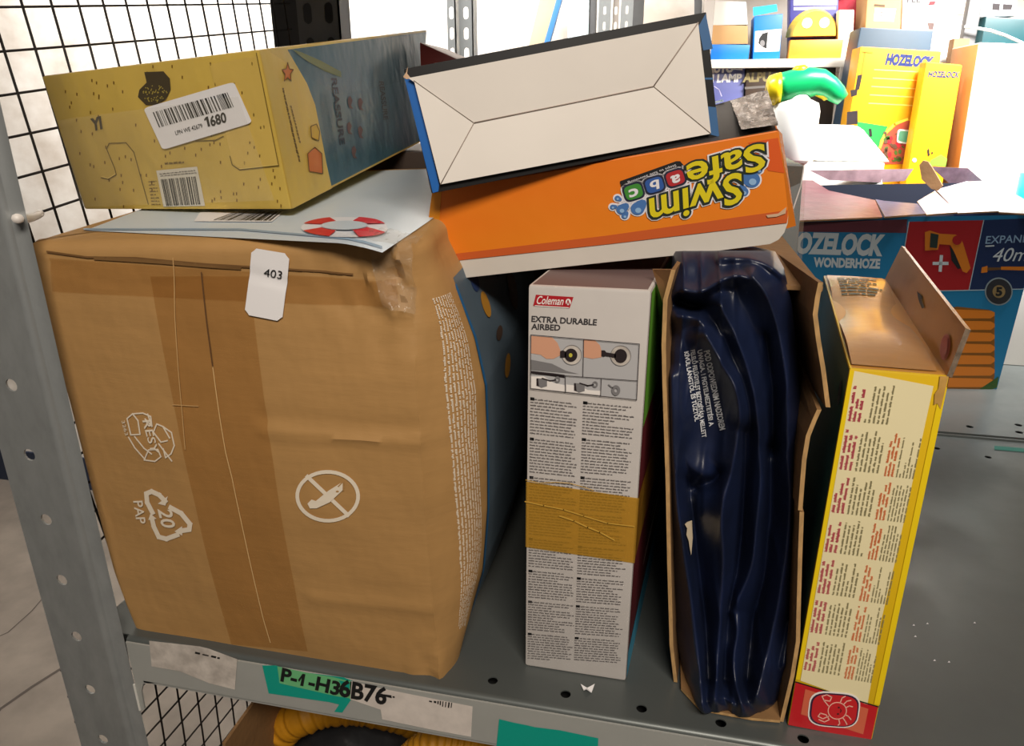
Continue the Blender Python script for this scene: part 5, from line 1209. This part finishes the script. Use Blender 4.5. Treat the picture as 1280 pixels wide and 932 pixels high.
# white carton, white sack and toy squirt bottle behind the hose carton
zt = facing(1.86).at(990, 203).z
pxbox('carton', 'white carton behind the hose carton that carries the squirt bottle', 'carton', [(930, 203), (1106, 203.5), (1102, 260), (930, 260)], 1.84, .085, PW, .0006)
zt = facing(1.84).at(990, 203).z
q_ = [facing(1.868).at(*t) for t in ((1016, 157), (1077, 159), (1114, 206), (1016, 206))]; q_[2].z = q_[3].z = zt + .0008
ps = thing('foam_block', 'white polystyrene block with a sloping side behind the squirt bottle', 'foam block', (.33, 1.89, zt))
hexa('block_body', q_, [t + Vector((0, .05, .004 if k < 2 else 0)) for k, t in enumerate(q_)], mat('white_poly', 'eef0ec', .5), ps, bevel=.012)
zt = facing(1.84).at(990, 203).z
bx_ = facing(1.875).at(992, 160).x
gun = thing('squirt_bottle', 'white bottle with green and yellow pistol spray head', 'bottle', (bx_, 1.875, zt))
zh = facing(1.875).at(992, 122).z
lathe('bottle_body', [(.050, zt + .0008), (.053, zt + .006), (.053, zh - .03), (.048, zh - .012), (.03, zh - .004), (.028, zh + .006)], bx_, 1.875, mat('bottle_white', 'f4f4f0', .3), gun)
gp_ = facing(1.875); px_ = 1.99 / 900
GR = mat('spray_green', '12a860', .3); SY_ = mat('spray_yellow', 'ecd21c', .3)
tube('spray_head', [gp_.at(x, y) for x, y in ((972, 112), (982, 110), (998, 106), (1012, 103), (1026, 103), (1037, 109), (1046, 117), (1053, 124))], [r * px_ for r in (15, 16, 16, 15, 13, 11, 9.5, 7)], GR, gun, n=20)
noz = tube('nozzle', [gp_.at(x, y) for x, y in ((958, 113), (961, 112.8), (968, 112), (975, 111.5))], [r * px_ for r in (11, 14, 15.5, 16.5)], SY_, gun, n=20)
tube('nozzle_hole', [gp_.at(957.6, 113), gp_.at(958.5, 113)], .008, DG, noz, n=12)
for (x, y, r) in ((1000, 88, 8), (1016, 92, 6.5)): tube('pressure_knob', [gp_.at(x, y - r * .8), gp_.at(x, y - r * .3), gp_.at(x, y + 3)], [r * .6 * px_, r * px_, r * px_], SY_, gun, n=14)
tube('trigger', [gp_.at(x, y) for x, y in ((1018, 113), (1026, 115), (1032, 119), (1034, 124))], [4.5 * px_, 5.5 * px_, 5 * px_, 3.5 * px_], SY_, gun, n=12)
# film-wrapped grey carton behind the crab carton, red carton behind the yellow one
o, pl = pxbox('carton', 'grey carton in clear film standing behind the open brown carton', 'carton', [(930, 199), (1005, 206), (999, 345), (930, 345)], .97, .2, mat('film_grey_board', '6f7c84', .35, var=.15, vscale=(9, 9, 9)), .0006)
decals('dark_top_print', o, pl, [[(984, 207), (1004, 208), (1001, 228), (984, 236)]], mat('film_dark', '3c4043', .4), 1); decals('film_edge', o, pl, strokes([[(1005, 207), (1001, 232), (991, 262), (986, 275)]], 1.6), PAPER, 3)
fr_ = [pl.at(935, 200, .004), pl.at(1007, 205, .004), pl.at(1001, 340, .004), pl.at(935, 340, .004)]
grid_sheet('plastic_film', fr_, TAPEB, o, 14, 30, .004, .001, None, 40)
dk = thing('carton', 'added dark brown carton blocking light behind the big carton and the airbed carton', 'carton', (-.17, 1.13, 0))  # added to block wall light and keep the front gaps dark
slab('carton_body', -.46, .06, 1.0, 1.26, .0006, .49, mat('gap_blocker_brown', '3a2d24', .7), dk)
dk = thing('carton', 'added dark brown carton blocking light behind the crab carton, beside the filmed one', 'carton', (.42, 1.2, 0))  # second added light blocker, behind the open and crab cartons
slab('carton_body', .07, .17, 1.19, 1.28, .0006, .38, MATS['gap_blocker_brown'], dk)
pxbox('carton', 'dark red carton just showing behind the yellow gift carton', 'carton', [(524, 52), (575, 75), (592, 200), (530, 200)], 1.06, .12, mat('dark_red_board', '6e1f1a', .45), .4912)
# against the back wall
def lean(name, label, cat, q, Y, th, m):
    pl = facing(Y); fr = [pl.at(*p) for p in q]
    k = (fr[0].z - FZ) / (fr[0].z - fr[3].z); b3 = fr[0].lerp(fr[3], k); k = (fr[1].z - FZ) / (fr[1].z - fr[2].z); b2 = fr[1].lerp(fr[2], k)
    fr = [fr[0], fr[1], b2, b3]; o = hexa(name, fr, [p + Vector((0, th, 0)) for p in fr], m, None, .002, org=(b2 + b3) / 2)
    return props(o, label, cat)
lean('leaning_board', 'beige board leaning on the back wall, left of the blue pole', 'board', [(679, -20), (703, -20), (686, 52), (662, 52)], 2.5, .02, mat('beige_board', 'b3a084', .6, var=.2, vscale=(6, 6, 6)))
lean('pole', 'slim blue pole leaning on the back wall', 'pole', [(701, -20), (708, -20), (688, 50), (681, 50)], 2.46, .02, mat('blue_pole', '2f6ea6', .4))
lean('steel_post', 'pale grey wide steel post before the back wall', 'post', [(709, -20), (737, -20), (735.5, 48), (709.5, 48)], 2.4, .03, mat('pale_post', 'c3d2d4', .4))
lean('steel_post', 'dark narrow steel post right of the pale wide post', 'post', [(737.5, -20), (746, -20), (744, 48), (736, 48)], 2.405, .03, DARKST)
rk4 = thing('slotted_uprights', 'pair of perforated grey uprights behind the white folded box', 'uprights', (.0, 2.3, FZ))
xa, xb = facing(2.3).at(748, 20).x, facing(2.3).at(773, 20).x; xc_ = facing(2.3).at(791, 20).x
upright('upright_post', xa, xa + .035, 2.3, -.1, 1.3, 1, rk4, .04, .008, .022, STEEL, False); upright('upright_post', xa + .04, xb, 2.31, -.1, 1.3, 1, rk4, .04, .008, .022, MATS['grey_upright'], False)
upright('upright_post', xb + .006, xc_, 2.3, -.1, 1.3, 1, rk4, .04, .008, .022, STEEL, False)
slab('post_base', xa, xc_, 2.3, 2.33, FZ, -.1, STEEL, rk4, bevel=0)
lean('steel_post', 'nearly black post right of the perforated uprights', 'post', [(791, -20), (806, -20), (803, 40), (789, 40)], 2.42, .03, DARKST)
lean('steel_post', 'thin dark pole just left of the cream-white carton', 'post', [(868, -20), (878, -20), (877, 40), (868, 40)], 2.44, .02, DARKST)
# ---------------------------------------------------------------- below the beam
LD = -.42
slab('lower_deck', -.60, 1.5, .545, 1.298, LD - .002, LD, STEELD, rack, bevel=0)
lower = thing('open_carton', 'open dark brown carton on the shelf below, holding a yellow hose', 'carton', (-.1, .8, LD))
x0, x1, y0, y1, zt = level(-.14).at(300, 897).x, .12, .548, 1.0, -.14
slab('carton_wall', x0, x0 + .004, y0, y1, LD + .0005, zt, KRAFT_D, lower, bevel=0); slab('carton_wall', x1 - .004, x1, y0, y1, LD + .0005, zt, KRAFT_D, lower, bevel=0)
slab('carton_wall', x0, x1, y0, y0 + .004, LD + .0005, zt - .12, KRAFT_D, lower, bevel=0); slab('carton_wall', x0, x1, y1 - .004, y1, LD + .0005, zt, KRAFT_D, lower, bevel=0)
slab('carton_floor', x0, x1, y0, y1, LD + .0005, LD + .005, KRAFT_D, lower, bevel=0)
YH = mat('yellow_fabric', 'c98a12', .6, var=.2, vscale=(40, 40, 40), bump=.3, bscale=(30, 30, 30))
hp_ = facing(.66)
path = smooth_line([(318, 975), (335, 935), (362, 902), (405, 884), (450, 882), (500, 892), (545, 912)], 4); pth = [facing(.66 + .0004 * max(0, x - 380)).at(x, y) for x, y in path]
dens = []
for a, b in zip(pth, pth[1:]): dens += [a.lerp(b, i / 4) for i in range(4)]
hz = tube('fabric_hose', dens, [.0235 + .0007 * math.sin(i * .8) + .0022 * mnoise.noise(Vector((i * .3, 0, 0))) for i in range(len(dens))], YH, n=18)
props(hz, 'ruched yellow fabric hose looping in the dark brown carton below the beam', 'hose')
path = smooth_line([(500, 985), (515, 950), (545, 930), (600, 938), (680, 965)], 4); pth = [facing(.62).at(x, y) for x, y in path]; dens = []
for a, b in zip(pth, pth[1:]): dens += [a.lerp(b, i / 4) for i in range(4)]
hz = tube('fabric_hose', dens, [.0225 + .0014 * math.sin(i * 1.3) for i in range(len(dens))], YH, n=18)
props(hz, 'second bulge of yellow fabric hose under the white end of the location label', 'hose')
p = facing(.72).at(455, 945)
blob('plastic_bag', 'dark grey plastic bag lying inside the yellow hose loop', 'bag', (p.x + .02, .74, p.z - .03), .15, .10, .12, mat('dark_poly', '2b2b2d', .25, var=.3, vscale=(14, 14, 14), bump=.4, bscale=(25, 25, 25)), .12, 10, LD + .006, seed=9)
# ---------------------------------------------------------------- scraps on the deck
p = level(0).at(735, 862)
sv = [Vector((p.x + dx, p.y + dy, dz)) for dx, dy, dz in ((-.008, .004, .002), (-.001, .001, .001), (.006, .006, .003), (.004, -.004, .0008), (-.001, -.006, .006), (-.004, -.003, .001))]
s_ = emit('paper_scrap', sv + [q + Vector((0, 0, .0006)) for q in sv], [(0, 1, 5), (1, 2, 3), (1, 3, 4, 5), (6, 11, 7), (7, 9, 8), (7, 11, 10, 9), (0, 5, 11, 6), (5, 4, 10, 11), (4, 3, 9, 10), (3, 2, 8, 9), (2, 1, 7, 8), (1, 0, 6, 7)], PAPER, None, p)
props(s_, 'small torn white paper scrap on the deck before the airbed carton', 'scrap')
v = []; f = []
for x, y in ((1142, 781), (1159, 779), (1144, 795), (1168, 825), (1186, 827), (1218, 778)):
    q = level(.0004).at(x, y); s = len(v)
    v += [q + Vector((-.0014, -.001, 0)), q + Vector((.0014, -.0006, 0)), q + Vector((.0004, .0012, 0)), q + Vector((0, 0, .0014))]; f += [(s, s + 1, s + 3), (s + 1, s + 2, s + 3), (s + 2, s, s + 3), (s, s + 2, s + 1)]
props(emit('paper_crumbs', v, f, PAPER, None, level(0).at(1160, 800)), 'tiny white crumbs scattered on the bare deck', 'crumbs', None, 'stuff')

# ---------------------------------------------------------------- repeats share a group
GROUPS = {'sprayer_carton': 'yellow sprayer cartons', 'wire_mesh_panel': 'wire mesh panels of the rack', 'fabric_hose': 'yellow fabric hose below the beam', 'steel_post': 'posts before the back wall'}
for o in SC.objects:
    if o.parent is None and o.get('category'):
        k = o.name.split('.')[0]
        if k in GROUPS: o['group'] = GROUPS[k]
        elif k == 'carton' and o.location.y > 2.25: o['group'] = 'small cartons on the back shelving'
